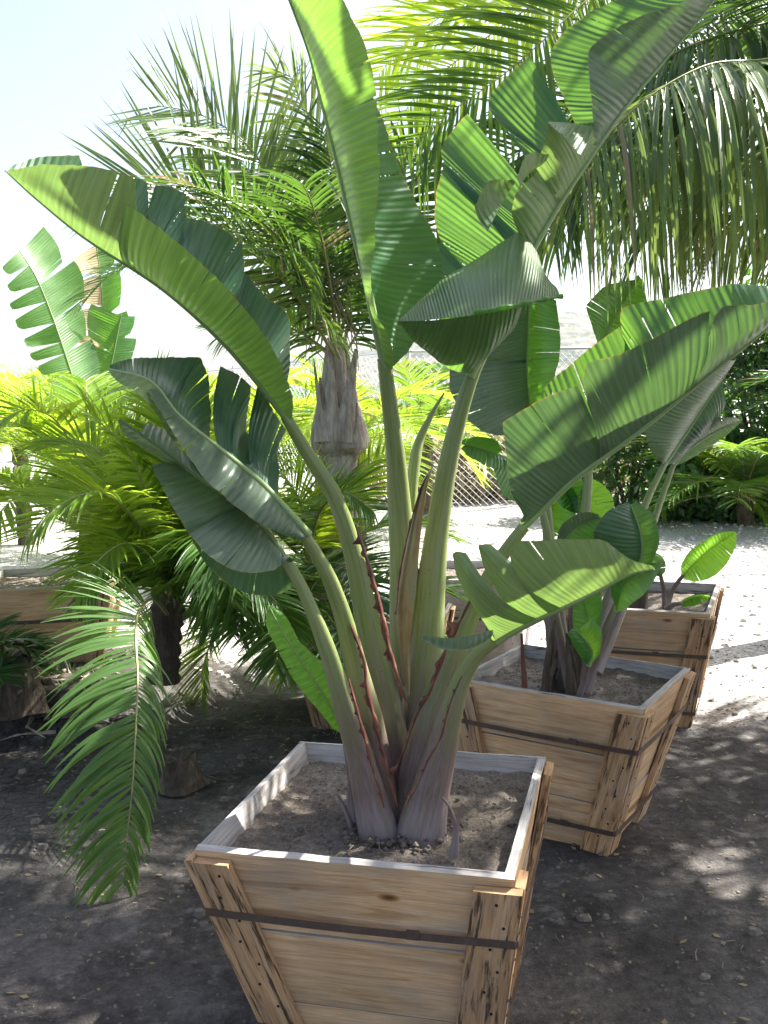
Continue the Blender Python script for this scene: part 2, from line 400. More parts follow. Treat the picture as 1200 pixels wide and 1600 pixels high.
build_hill()

# ---------------------------------------------------------------- wooden nursery boxes
def planter(label, FL, FR, BR, BL, h, inset, lean=(0, 0), cleat=None, name='wooden_planter_box', soil_drop=.055, wm=None, planks=3, straps=(.25, .78), grey=None, group='wooden nursery planter boxes'):
    """FL.. are the outer corners of the rim (same z)"""
    wm = wm or W_WARM; grey = grey or W_GREY
    top = [Vector(p) for p in (FL, FR, BR, BL)]
    cen = sum(top, Vector())/4; zt = cen.z
    dn = Vector((lean[0], lean[1], -h))
    bot = [cen + (p-cen)*(1-inset) + dn for p in top]
    root = thing(name, label, 'planter box', (cen.x+dn.x, cen.y+dn.y, zt-h), group)
    th = .021
    names = ['front', 'right', 'back', 'left']
    for s in range(4):
        a, b = top[s], top[(s+1) % 4]; c, d = bot[s], bot[(s+1) % 4]
        mb = MB(); n_out = ((b-a).cross(c-a)).normalized()
        if n_out.dot((a+b)/2-cen) < 0: n_out = -n_out
        short = .0 if s % 2 == 0 else th     # side panels butt between the front and back panels
        for k in range(planks):
            k0 = k/planks + (.004 if k else 0); k1 = (k+1)/planks - .004
            jit = rnd.uniform(-.0025, .0025)
            ex = (b-a).normalized()
            P0, P1 = a.lerp(c, k0), b.lerp(d, k0); P2, P3 = a.lerp(c, k1), b.lerp(d, k1)
            P0 = P0+ex*short; P1 = P1-ex*short; P2 = P2+ex*short; P3 = P3-ex*short
            o_ = n_out*jit
            nseg = 12
            outer = [[P0.lerp(P1, i/nseg)+o_, P2.lerp(P3, i/nseg)+o_] for i in range(nseg+1)]
            inner = [[p-n_out*th for p in r] for r in outer]
            if k == 0:   # the rim is a little uneven
                for i in range(nseg+1):
                    dz = .0025*noise.noise(Vector((i*.9, s*7, cen.x*9))); outer[i][0] = outer[i][0]+Vector((0, 0, dz)); inner[i][0] = inner[i][0]+Vector((0, 0, dz))
            uo = rnd.random()*40; W = (P1-P0).length; H_ = (P2-P0).length
            uvf = lambda A, C: (A/nseg*W+uo, C*H_+uo*1.7)
            flip = n_out.dot((outer[1][0]-outer[0][0]).cross(outer[0][1]-outer[0][0])) < 0
            mb.grid(outer, uvf, 0, flip=flip)
            mb.grid(inner, uvf, 1, flip=not flip)
            for c0, mm in ((0, 1), (1, 0)):
                mb.grid([[outer[i][c0], inner[i][c0]] for i in range(nseg+1)], lambda A, C: (A/nseg*W+uo, C*.02+uo), mm, flip=(flip if c0 else not flip))
            for i0 in (0, nseg):
                mb.grid([outer[i0], inner[i0]], lambda A, C: (A*.02+uo, C*.1+uo), 1, flip=(i0 == 0) == flip)
        pn = mb.build('side_panel', [wm, grey], root, smooth=False)
    # corner cleats: two boards at each corner, on the outside of the panels
    for s in range(4):
        a, c = top[s], bot[s]
        for q in (1, -1):
            nb = top[(s+q) % 4]; e = (nb-a).normalized(); eb = (bot[(s+q) % 4]-c).normalized()
            n_out = e.cross(c-a).normalized()
            if n_out.dot((a+nb)/2-cen) < 0: n_out = -n_out
            wdt = .082; t2 = .0205
            mb = MB()
            ov = t2+.001 if q == -1 else -.001
            k0 = .022+rnd.uniform(0, .02); k1 = 1.0
            A0 = a.lerp(c, k0)+n_out*(.0035)-e*ov; A1 = a.lerp(c, k1)+n_out*(.0035)-e*ov
            Bv = e*(wdt+max(ov, 0))
            vs8 = [A0, A0+Bv, A1, A1+eb*(wdt+max(ov, 0)), A0+n_out*t2, A0+Bv+n_out*t2, A1+n_out*t2, A1+eb*(wdt+max(ov, 0))+n_out*t2]
            L = (A1-A0).length; uo = rnd.random()*30
            # strip of rows so the stains follow the board
            n = 14; rows = []
            ring = [(0, 1), (0, 0), (1, 0), (1, 1), (0, 1)]
            pos = [0, t2, t2+wdt, 2*t2+wdt, 2*t2+2*wdt]
            for i in range(n+1):
                f = i/n
                p = [vs8[0].lerp(vs8[2], f), vs8[4].lerp(vs8[6], f), vs8[5].lerp(vs8[7], f), vs8[1].lerp(vs8[3], f)]
                rows.append([p[0], p[1], p[2], p[3], p[0]])
            fl = (rows[1][1]-rows[0][1]).cross(rows[0][2]-rows[0][1]).dot(n_out) < 0
            mb.grid(rows, lambda A, C: (A/n*L+uo, pos[C]+uo), 0, flip=fl)
            for r_ in (rows[0], rows[-1]):
                b0 = len(mb.v); mb.v.extend([tuple(x) for x in r_[:4]]); mb.face([b0, b0+1, b0+2, b0+3], [(0, 0), (0, .02), (.08, .02), (.08, 0)], 0)
            # nail heads with rust-black halos
            for i in range(9):
                f = .05+.1*i; mid = rows[0][1].lerp(rows[-1][1], f)+e*(wdt*(.35 if i % 2 else .62))+n_out*.0005
                mb.tube([mid-n_out*.002, mid+n_out*.0012], [.0038, .0034], 8, 1)
            mb.build('corner_cleat', [cleat or W_CLEAT, NAIL], root, smooth=False)
    # steel straps round the box over the cleats
    for st in straps:
        pts = []
        for s in range(4):
            a = top[s].lerp(bot[s], st); dirv = Vector((a.x-cen.x, a.y-cen.y, 0)); 
            e1 = (top[(s+1) % 4].lerp(bot[(s+1) % 4], st)-a).normalized(); e0 = (top[(s-1) % 4].lerp(bot[(s-1) % 4], st)-a).normalized()
            off = .0285
            pts.append(a-e1*off-e0*(off-.007)); pts.append(a-e0*off-e1*(off-.007))
        mb = MB(); hw = .0085; rows = []
        m2 = []
        for i in range(len(pts)):
            p, q = pts[i], pts[(i+1) % len(pts)]
            nseg = 8 if i % 2 else 2
            for k in range(nseg):
                x = p.lerp(q, k/nseg)
                if i % 2: x = x+Vector((0, 0, -.004*math.sin(math.pi*k/nseg)))
                m2.append(x)
        m2.append(m2[0])
        rows = []
        for i, p in enumerate(m2):
            o_ = Vector((p.x-cen.x-dn.x*st, p.y-cen.y-dn.y*st, 0)).normalized()*.0018
            z = Vector((0, 0, hw)); rows.append([p+z, p+z+o_, p-z+o_, p-z, p+z])
        mb.grid(rows, lambda A, C: (A*.05, C*.01), 0)
        sp0 = mb.build('metal_strap', STRAP, root, smooth=False)
        a = top[0].lerp(bot[0], st); b_ = top[1].lerp(bot[1], st); e = (b_-a).normalized(); n_ = Vector((e.y, -e.x, 0)); mb = MB()
        mb.box(a.lerp(b_, .70)+n_*.0315, e*.015, n_*.003, Vector((0, 0, .0102)), 0); mb.build('strap_seal', STRAP, sp0, smooth=False)
    # soil surface
    mb = MB(); n = 40; ti = .021/max((FR-FL).length, .1)
    q = soil_drop/h; cs = [cen + (p-cen)*(1-inset*q-2.02*ti) + dn*q for p in top]
    rows = []
    for j in range(n+1):
        r = []
        for i in range(n+1):
            p = cs[0].lerp(cs[1], i/n).lerp(cs[3].lerp(cs[2], i/n), j/n)
            e = min(i, j, n-i, n-j)/n
            z = .014*noise.noise(p*7)+.010*noise.noise(p*22)+.006*noise.noise(p*55) + .012*math.exp(-e*14)
            r.append(p+Vector((0, 0, z)))
        rows.append(r)
    mb.grid(rows, lambda A, C: (0, 0), 0, flip=True)
    so_ = mb.build('soil', SOIL, root)
    # base board closes the bottom
    mb = MB(); bb = [b+Vector((0, 0, .03))-(b-cen-dn)*.03 for b in bot]
    b0 = len(mb.v); mb.v.extend([tuple(x) for x in bb]); mb.face([0, 1, 2, 3]); mb.build('base_board', wm, root, smooth=False)
    return root, cen, cs
def rect(FLp, ang, wx, wy, corner=0):
    """rectangle with a known corner; ang = direction of the front edge"""
    ex = Vector((math.cos(ang), math.sin(ang), 0)); ey = Vector((-math.sin(ang), math.cos(ang), 0))
    o = Vector(FLp) - (ex*wx if corner == 1 else Vector())
    return o, o+ex*wx, o+ex*wx+ey*wy, o+ey*wy
ZT = .60
b1 = rect(PZ(304, 1328, ZT), R(-14.4), .728, .745)
BOX1, C1, S1 = planter('nearest planter box, holding the big bird of paradise', *b1, .60, .36, lean=(.035, 0))
b2 = [PZ(1005, 1110, .57)+Vector(v+(0,)) for v in ((-.60, .43), (0, 0), (.31, .50), (-.27, .95))]
BOX2, C2, S2 = planter('middle planter box of the right-hand row, dark corner stains, small-leaved plant clump inside', *b2, .57, .34, lean=(-.05, 0), straps=(.26, .82))
b3 = rect(PZ(1110, 960, .58), R(-22), .78, .80, 1)
BOX3, C3, S3 = planter('farthest planter box of the right-hand row, lit white on its side', *b3, .60, .30, straps=(.35, .85))
b4 = rect(PZ(168, 914, .62), R(8), .75, .75, 1)
BOX4, C4, S4 = planter('planter box at far left half hidden by yellow-green palm fronds', *b4, .62, .30, straps=(.3, .8))
b5 = rect(PZ(455, 985, .50), R(-10), .72, .72, 0)
BOX5, C5, S5 = planter('dark planter box behind the big plant, under the thick-trunked palm', *b5, .52, .28, wm=W_DARK, straps=(.45,))
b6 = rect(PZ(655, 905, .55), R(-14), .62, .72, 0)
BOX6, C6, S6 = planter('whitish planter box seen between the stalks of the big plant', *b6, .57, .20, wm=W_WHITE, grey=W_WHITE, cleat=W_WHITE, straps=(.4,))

# ---------------------------------------------------------------- paddle-leaved plants
def patch(mb, A, B, nt, ns, bulge=0, ripple=0, m=0, show='top', seed=0, u0=0.0, v0=0.0, v1=1.0, slits=0):
    """surface between polylines A (inner) and B (outer edge)"""
    A = spline(A, nt); B = spline(B, nt)
    L = max(plen(A), plen(B)); rows = []
    for i in range(nt):
        a, b = A[i], B[i]; T = (B[min(i+1, nt-1)]-B[max(i-1, 0)])+(A[min(i+1, nt-1)]-A[max(i-1, 0)])
        N = T.cross(b-a)
        if N.length < 1e-9: N = Vector((0, -1, 0))
        N.normalize()
        if N.dot(CAM-a) < 0: N = -N
        r = []; wd = (b-a).length; u = u0+L*i/(nt-1)
        for j in range(ns+1):
            s = j/ns
            p = a.lerp(b, s) + N*(bulge*wd*math.sin(math.pi*s*.95))
            if ripple:
                q = noise.noise(Vector((u*7, s*1.2, seed)))*1.0+.35*noise.noise(Vector((u*26, s*1.5, seed+9)))
                p = p + N*(ripple*q*s)
                # fine pleats between the lateral veins
                p = p + N*(.0007*math.sin(u*2*math.pi/.021+seed+2*noise.noise(Vector((u*9, seed, 0))))*min(1, s*3))
                if j == ns: p = p + T.normalized()*0 + (b-a).normalized()*(.0025*noise.noise(Vector((u*40, seed, 0)))) if wd > .02 else p
            r.append(p)
        rows.append(r)
    cut = {}
    if slits:
        rs_ = random.Random(int(seed*1000))
        for k in range(slits):
            i = rs_.randint(int(nt*.12), int(nt*.88)); j0 = int(ns*rs_.uniform(.25, .8))
            if any(abs(i-o) < 4 for o in cut): continue
            cut[i] = j0
            for j in range(j0, ns+1):
                g = ((j-j0)/max(1, ns-j0))
                mid_ = (rows[i][j]+rows[i+1][j])*.5; wd_ = (.05+.6*g)*1.0
                rows[i][j] = mid_.lerp(rows[i][j], wd_) ; rows[i+1][j] = mid_.lerp(rows[i+1][j], wd_)
    c = rows[nt//2]; n = (rows[min(nt//2+1, nt-1)][ns//2]-c[ns//2]).cross(c[ns]-c[0])
    # grid() winding: normal = (i+1 - i) x (j+1 - j)
    cams = n.dot(CAM-c[ns//2]) > 0
    flip = (cams != (show == 'top'))
    mb.grid(rows, lambda a, c_: (u0+L*a/(nt-1), v0+(v1-v0)*c_/ns), m, flip=flip, skip=cut)

def sub(mid, a, b, n=14):
    k = len(mid)-1; return [mid[int(round(k*(a+(b-a)*i/(n-1))))] for i in range(n)]
def leaf(root, mid, parts, Y=None, midr=(.003, .009), pet=None, petr=None, mat_=None, label=None, rib=None, petm=None, flat=.75):
    """mid: midrib tip->base. parts: (t0, t1, edge points, show, bulge[, mat])"""
    mp = spline(PP(mid, Y), 121); mb = MB(); mats = [mat_ or L_MAIN]
    for k, q in enumerate(parts):
        t0, t1, edge, show, bulge = q[:5]; mi = 0
        if len(q) > 5:
            if q[5] not in mats: mats.append(q[5])
            mi = mats.index(q[5])
        A = sub(mp, t0, t1); B = PP(edge, Y); Ls = max(plen(A), plen(B))
        nt_ = max(12, min(130, int(Ls/.0055))); ns = 14
        patch(mb, A, B, nt_, ns, bulge, .011 if Ls > .2 else .006, mi, show, seed=rnd.random()*99, u0=rnd.random()*9, slits=int(Ls/.16) if Ls > .15 else 0)
    lf = mb.build('leaf', mats, root)
    if label: lf['label'] = label
    mb = MB(); n = len(mp); mb.tube(mp, [midr[0]+(midr[1]-midr[0])*(i/(n-1))**1.2 for i in range(n)], 8)
    mb.build('midrib', rib or S_RIB, lf)
    if pet:
        pp = spline(PP(pet, Y), 60); k = len(petr)
        rr = []
        for i in range(60):
            x = i/59*(k-1); j = min(int(x), k-2); rr.append(petr[j]+(petr[j+1]-petr[j])*(x-j))
        mb = MB(); mb.tube(pp, rr, 16, flat=flat, nrm=Vector((0, -1, 0))); mb.build('petiole', petm or S_PET, lf)
    return lf
def loose(root_leaf_mb, A, B, Y, show, bulge=.1, m=0):
    patch(root_leaf_mb, PP(A, Y), PP(B, Y), 40, 10, bulge, .006, m, show, seed=rnd.random()*99, u0=rnd.random()*9)
def px2m(w_, Y): return w_*Y/FPX/2
def margin(lf, pts, Y, wdt=.012, tooth=.006):
    """torn brown sheath margin: a ribbon with a ragged edge, standing off the petiole"""
    p = spline(PP(pts, Y), 70); mb = MB(); rows = []
    for i, q in enumerate(p):
        T = (p[min(i+1, 69)]-p[max(i-1, 0)]).normalized(); S = T.cross(Vector((0, -1, 0))).normalized()
        e = wdt*(.55+.9*abs(noise.noise(Vector((i*.09, pts[0][0], 3)))))*math.sin(math.pi*(.04+.92*i/69))**.4; tt = tooth*(max(0, noise.noise(Vector((i*.42, wdt*400, pts[0][0]))))**2)*7
        rows.append([q-S*e*.5+Vector((0, .006, 0)), q-S*e*.2+Vector((0, -.004, 0)), q+S*e*.25+Vector((0, -.005, 0)), q+S*(e*.5+tt)+Vector((0, -.002, 0))])
    mb.grid(rows, lambda a, c: (a*.01, c*.01), 0)
    return mb.build('sheath_margin', S_BRN, lf)

YB = 2.50
c1 = PZ(625, 1275, .55)
P1 = thing('bird_of_paradise_plant', 'giant bird of paradise with huge paddle leaves, in the nearest planter box', 'plant', c1)
q = lambda *w_: [px2m(x, 2.45) for x in w_]
# a: long leaf sweeping to the upper left
la = leaf(P1, [(8, 266, 2.15), (50, 305, 2.17), (130, 370, 2.2), (255, 452, 2.26), (350, 536, 2.32), (415, 612, 2.38), (452, 660, 2.42)], [
    (0, .40, [(8, 265, 2.14), (60, 257, 2.12), (130, 258, 2.08), (190, 267, 2.06), (213, 280, 2.08), (214, 335, 2.14)], 'under', .12, L_PALE),
    (.36, 1, [(195, 318, 2.08), (258, 358, 2.08), (312, 405, 2.1), (365, 455, 2.14), (405, 510, 2.2), (438, 562, 2.28), (457, 620, 2.36), (456, 656, 2.42)], 'under', .14, L_GLOW),
    (0, .2, [(20, 258, 2.2), (60, 246, 2.25), (125, 241, 2.3), (131, 262, 2.3)], 'top', -.1),
    (.3, .40, [(212, 277, 2.3), (222, 279, 2.32), (231, 284, 2.33), (234, 350, 2.33)], 'top', -.1, L_BLUE),
    (.40, .50, [(243, 288, 2.34), (265, 290, 2.36), (291, 302, 2.38), (293, 400, 2.38)], 'top', -.12, L_BLUE),
    (.52, .76, [(292, 338, 2.36), (340, 352, 2.40), (384, 380, 2.45), (386, 430, 2.46), (378, 490, 2.45)], 'top', -.14, L_BLUE),
    (.75, .97, [(383, 425, 2.42), (420, 466, 2.48), (452, 492, 2.52), (456, 560, 2.54), (444, 632, 2.5)], 'top', -.1, L_BLUE)],
    midr=(.002, .010), pet=[(446, 650, 2.42), (478, 705, 2.43), (520, 770, 2.44), (548, 850, 2.45), (568, 940, 2.46), (588, 1040, 2.47), (608, 1140, 2.48), (630, 1290, 2.48)],
    petr=q(17, 23, 28, 35, 45, 55, 60, 58))
margin(la, [(556, 820), (575, 880), (592, 940), (607, 1010), (625, 1070), (640, 1110)], 2.40, .017)
# b: tall centre leaf rising out of the top of the picture
lb = leaf(P1, [(425, -75, 2.34), (452, 0, 2.36), (482, 80, 2.39), (503, 160, 2.41), (527, 255, 2.43), (548, 345, 2.45), (570, 430, 2.47), (588, 515, 2.49), (602, 575, 2.5)], [
    (0, .97, [(425, -75, 2.32), (500, -70, 2.26), (540, 0, 2.26), (572, 72, 2.26), (589, 160, 2.28), (593, 250, 2.31), (588, 340, 2.35), (580, 420, 2.38), (590, 490, 2.42), (611, 545, 2.46), (612, 578, 2.48)], 'under', .13, L_GLOW),
    (.25, .99, [(560, 60, 2.56), (585, 150, 2.60), (601, 192, 2.62), (626, 255, 2.64), (653, 315, 2.66), (682, 372, 2.68), (694, 415, 2.68), (678, 478, 2.66), (648, 535, 2.6), (616, 572, 2.52)], 'top', -.12)],
    midr=(.002, .012), pet=[(600, 560, 2.5), (607, 620, 2.51), (617, 700, 2.53), (624, 790, 2.55), (632, 900, 2.56), (640, 1020, 2.57), (642, 1140, 2.57), (640, 1250, 2.55)],
    petr=q(22, 27, 36, 44, 60, 70, 70, 60))
# c: tall torn leaf to the upper right
lc = leaf(P1, [(1150, -50, 2.72), (1100, 20, 2.70), (1035, 98, 2.68), (980, 165, 2.66), (930, 235, 2.64), (880, 310, 2.62), (832, 392, 2.60), (785, 487, 2.57), (755, 550, 2.55), (735, 590, 2.54)], [
    (0, .47, [(1120, -50, 2.62), (1070, 0, 2.58), (1000, 24, 2.55), (942, 58, 2.54), (919, 80, 2.55), (919, 135, 2.56), (928, 214, 2.6)], 'under', .08, L_BLUE),
    (.47, .61, [(905, 215, 2.56), (878, 196, 2.5), (854, 190, 2.47), (846, 230, 2.5), (836, 262, 2.54)], 'under', .1, L_PALE),
    (.60, .76, [(838, 268, 2.54), (822, 285, 2.52), (806, 305, 2.5), (800, 335, 2.54), (812, 365, 2.57)], 'under', .05, L_PALE),
    (0, .38, [(1060, -50, 2.86), (960, 0, 2.88), (902, 32, 2.9), (862, 72, 2.9), (862, 110, 2.88), (878, 150, 2.85), (897, 192, 2.8)], 'top', -.1),
    (.50, .60, [(826, 84, 2.88), (797, 112, 2.9), (765, 148, 2.9), (764, 168, 2.88), (788, 204, 2.84), (822, 245, 2.76)], 'top', -.08),
    (.64, .76, [(729, 176, 2.88), (706, 203, 2.9), (688, 235, 2.88), (702, 272, 2.84), (745, 325, 2.76)], 'top', -.08),
    (.72, .85, [(692, 255, 2.84), (680, 300, 2.85), (677, 347, 2.84), (696, 394, 2.8), (718, 425, 2.74)], 'top', -.08),
    (.85, .97, [(688, 375, 2.78), (662, 398, 2.78), (655, 425, 2.76), (668, 480, 2.7)], 'top', -.06)],
    midr=(.003, .011), pet=[(782, 492, 2.57), (760, 540, 2.56), (738, 588, 2.55), (715, 660, 2.55), (697, 740, 2.55), (683, 830, 2.55), (672, 930, 2.55), (664, 1040, 2.54), (655, 1150, 2.53), (640, 1290, 2.50)],
    petr=q(16, 20, 28, 33, 40, 50, 62, 70, 80, 90))
# curls and the folded-over flap of leaf c
mb = MB()
fold = [(876, 464, 2.20), (840, 474, 2.17), (790, 482, 2.15), (730, 492, 2.15), (670, 500, 2.18), (622, 502, 2.22)]
loose(mb, fold, [(856, 444, 2.36), (840, 402, 2.52), (816, 363, 2.62), (762, 396, 2.60), (702, 430, 2.52), (652, 474, 2.34), (622, 501, 2.22)], None, 'top', .05)
loose(mb, [(842, 474, 2.18), (790, 484, 2.16), (730, 494, 2.16), (670, 501, 2.19), (622, 502, 2.22)], [(790, 492, 2.55), (762, 540, 2.55), (738, 582, 2.52), (712, 578, 2.46), (682, 562, 2.4), (650, 535, 2.32), (622, 503, 2.22)], None, 'under', .06, 1)
loose(mb, [(854, 190, 2.46), (890, 192, 2.50), (929, 198, 2.58)], [(856, 192, 2.44), (888, 222, 2.36), (910, 247, 2.36)], None, 'top', .05)
loose(mb, [(836, 262, 2.54), (815, 285, 2.51), (806, 303, 2.5)], [(858, 241, 2.5), (822, 240, 2.44), (804, 275, 2.42)], None, 'under', .15)
loose(mb, [(806, 284, 2.5), (784, 318, 2.5), (762, 362, 2.46)], [(800, 280, 2.45), (765, 282, 2.40), (743, 322, 2.40)], None, 'top', -.1)
cf = mb.build('torn_leaf_flap', [L_PALE, L_MAIN], lc); cf['label'] = 'pale torn flap of leaf folded over, rim curled'
mb = MB(); mb.tube(spline(PP([(740, 489, 2.14), (790, 480, 2.14), (830, 472, 2.16), (878, 463, 2.20)]), 30), [.0045+.002*math.sin(i*.9) for i in range(30)], 8); mb.build('curled_rim', L_LIT, lc)
# tan sheath on the left of stalk c
mb = MB(); A = spline(PP([(677, 728), (668, 760), (658, 830), (650, 920), (640, 1010), (640, 1090)], 2.47), 50); Bv = spline(PP([(676, 728), (660, 752), (643, 810), (627, 890), (619, 960), (628, 1060)], 2.49), 50)
mb.grid([[a, a.lerp(b, .35)+Vector((0, -.014, 0)), a.lerp(b, .7)+Vector((0, -.012, 0)), b] for a, b in zip(A, Bv)], lambda a, c: (a*.012, c*.015), 0)
mb.build('sheath', S_SHE, lc); margin(lc, [(668, 742), (657, 765), (640, 825), (625, 895), (619, 960)], 2.475, .006, .002)
# e: long leaf sweeping to the right edge
le = leaf(P1, [(1260, 455, 2.15), (1190, 520, 2.17), (1100, 592, 2.2), (1000, 673, 2.26), (900, 747, 2.32), (848, 795, 2.36), (815, 826, 2.38)], [
    (0, .40, [(1250, 445, 2.1), (1200, 470, 2.07), (1160, 473, 2.06), (1128, 476, 2.06), (1112, 491, 2.06), (1102, 535, 2.1)], 'under', .1, L_BLUE),
    (.36, .70, [(1107, 484, 2.08), (1080, 493, 2.08), (1010, 530, 2.1), (965, 549, 2.12), (918, 563, 2.14), (909, 582, 2.15), (916, 630, 2.18)], 'under', .1, L_BLUE),
    (.66, 1, [(902, 601, 2.18), (850, 620, 2.2), (786, 661, 2.22), (790, 710, 2.24), (796, 765, 2.28), (818, 803, 2.34)], 'under', .1, L_BLUE),
    (.02, .55, [(1240, 446, 2.3), (1150, 446, 2.35), (1090, 452, 2.38), (1030, 465, 2.42), (976, 480, 2.44), (968, 498, 2.44), (976, 545, 2.42)], 'top', -.1),
    (.5, .92, [(966, 508, 2.44), (930, 535, 2.46), (890, 570, 2.48), (852, 605, 2.48), (846, 650, 2.46)], 'top', -.1)],
    midr=(.003, .010), pet=[(820, 822, 2.38), (798, 850, 2.39), (768, 895, 2.41), (740, 950, 2.42), (715, 1010, 2.43), (690, 1070, 2.44), (666, 1140, 2.43), (640, 1290, 2.42)],
    petr=q(18, 22, 28, 36, 46, 56, 60, 56))
margin(le, [(742, 925), (722, 965), (697, 1015), (672, 1080), (650, 1120), (632, 1170), (615, 1210)], 2.39, .014)
# f: low right leaf with torn fingers
lf_ = leaf(P1, [(1022, 889, 2.05), (985, 897, 2.07), (940, 920, 2.1), (890, 945, 2.14), (840, 968, 2.2), (800, 988, 2.25), (768, 1008, 2.29)], [
    (0, .58, [(1021, 886, 2.04), (990, 876, 2.04), (962, 858, 2.03), (940, 843, 2.02), (880, 843, 2.04), (808, 846, 2.06), (797, 868, 2.08), (820, 918, 2.12)], 'under', .1, L_PALE),
    (.50, .74, [(766, 850, 2.12), (756, 849, 2.11), (747, 850, 2.11), (756, 882, 2.13), (778, 922, 2.17)], 'under', .12, L_PALE),
    (.66, .99, [(729, 860, 2.12), (718, 857, 2.12), (707, 860, 2.12), (714, 900, 2.15), (735, 940, 2.19), (768, 972, 2.23)], 'under', .16, L_PALE)],
    midr=(.003, .010), pet=[(775, 1000, 2.28), (748, 1020, 2.3), (722, 1060, 2.32), (705, 1110, 2.33), (690, 1170, 2.34), (676, 1220, 2.34), (662, 1280, 2.34), (652, 1350, 2.35)],
    petr=q(19, 25, 32, 42, 53, 64, 78, 86), mat_=L_PALE)
margin(lf_, [(722, 1055), (703, 1100), (690, 1150), (668, 1190), (650, 1230), (630, 1262)], 2.27, .010)
mb = MB(); loose(mb, [(770, 984, 2.2), (740, 992, 2.16), (700, 997, 2.12), (660, 992, 2.1)], [(768, 996, 2.2), (738, 1012, 2.16), (700, 1016, 2.12), (659, 1000, 2.1)], None, 'under', .04)
mb.build('leaf_shred', L_BLUE, lf_)
# g1: left leaf, upper
lg = leaf(P1, [(170, 577, 2.08), (235, 596, 2.1), (278, 648, 2.13), (345, 703, 2.18), (410, 757, 2.24), (483, 836, 2.3)], [
    (0, .42, [(171, 579, 2.07), (186, 600, 2.05), (215, 618, 2.05), (244, 652, 2.08), (270, 690, 2.1)], 'under', .1, L_PALE),
    (.18, 1, [(228, 612, 2.06), (250, 650, 2.06), (280, 700, 2.07), (318, 750, 2.1), (365, 786, 2.14), (420, 826, 2.2), (466, 845, 2.28)], 'under', .12, L_BLUE),
    (0, .45, [(172, 574, 2.1), (200, 561, 2.2), (260, 556, 2.3), (316, 557, 2.34), (328, 590, 2.36), (329, 684, 2.32)], 'top', -.12, L_BLUE),
    (.48, .70, [(350, 568, 2.38), (372, 582, 2.42), (396, 602, 2.44), (388, 660, 2.42), (371, 716, 2.36)], 'top', -.08, L_BLUE),
    (.66, .84, [(404, 600, 2.44), (425, 640, 2.46), (446, 672, 2.46), (430, 710, 2.42), (410, 752, 2.36)], 'top', -.06, L_BLUE)],
    midr=(.003, .010), pet=[(462, 818, 2.29), (488, 856, 2.31), (515, 905, 2.33), (538, 970, 2.36), (558, 1050, 2.39), (578, 1130, 2.40), (606, 1290, 2.42)],
    petr=q(16, 22, 28, 36, 44, 48, 50), mat_=L_BLUE)
margin(lg, [(548, 975), (568, 1030), (574, 1080), (590, 1140), (604, 1200), (622, 1260)], 2.34, .013)
# g2: left leaf, lower
lh = leaf(P1, [(186, 655, 2.16), (235, 690, 2.18), (300, 740, 2.2), (365, 784, 2.24), (415, 828, 2.28), (452, 884, 2.32)], [
    (0, .35, [(184, 658, 2.15), (196, 680, 2.13), (225, 702, 2.13), (262, 724, 2.15)], 'under', .1, L_PALE),
    (.28, .66, [(237, 727, 2.12), (252, 760, 2.12), (272, 800, 2.14), (296, 836, 2.16)], 'under', .06, L_BLUE),
    (.62, .98, [(294, 836, 2.12), (325, 868, 2.12), (375, 892, 2.14), (425, 892, 2.2), (462, 866, 2.27)], 'under', .08, L_BLUE),
    (.5, 1, [(300, 845, 2.24), (325, 885, 2.27), (365, 918, 2.3), (415, 930, 2.34), (464, 912, 2.36), (460, 890, 2.34)], 'top', -.05, L_BLUE),
    (.1, .5, [(235, 655, 2.26), (262, 672, 2.3), (280, 700, 2.3), (304, 726, 2.26)], 'top', -.05, L_BLUE)],
    midr=(.003, .009), pet=[(448, 878, 2.32), (470, 915, 2.31), (496, 975, 2.31), (520, 1040, 2.32), (540, 1110, 2.33), (562, 1180, 2.35), (578, 1245, 2.35), (600, 1335, 2.36)],
    petr=q(18, 20, 26, 32, 38, 46, 58, 70), mat_=L_BLUE)
margin(lh, [(545, 1060), (558, 1110), (572, 1160), (582, 1200), (600, 1262)], 2.28, .010)
# h: bright green sucker leaf low on the left
lk = leaf(P1, [(420, 946, 2.42), (440, 985, 2.42), (475, 1040, 2.43), (505, 1085, 2.44), (530, 1130, 2.45), (538, 1150, 2.45)], [
    (0, 1, [(418, 946, 2.42), (416, 975, 2.41), (430, 1010, 2.41), (462, 1065, 2.41), (498, 1110, 2.42), (520, 1138, 2.44), (534, 1146, 2.45)], 'top', .12, L_LIT),
    (0, 1, [(423, 946, 2.42), (446, 962, 2.43), (470, 1003, 2.44), (505, 1035, 2.45), (530, 1062, 2.46), (538, 1105, 2.46), (541, 1145, 2.45)], 'top', .12, L_LIT)],
    midr=(.0015, .004), pet=[(537, 1146, 2.45), (544, 1190, 2.45), (552, 1260, 2.45)], petr=q(9, 10, 14), label='small bright green leaf low on the left of the plant')
# young rolled leaf
mb = MB(); pp = spline(PP([(694, 614, 2.62), (676, 645, 2.62), (655, 690, 2.62), (646, 740, 2.61), (642, 800, 2.6)]), 40); mb.tube(pp, [px2m(4+22*min(1, i/22), 2.6) for i in range(40)], 12, flat=.7)
mb.build('rolled_young_leaf', S_PET, P1)
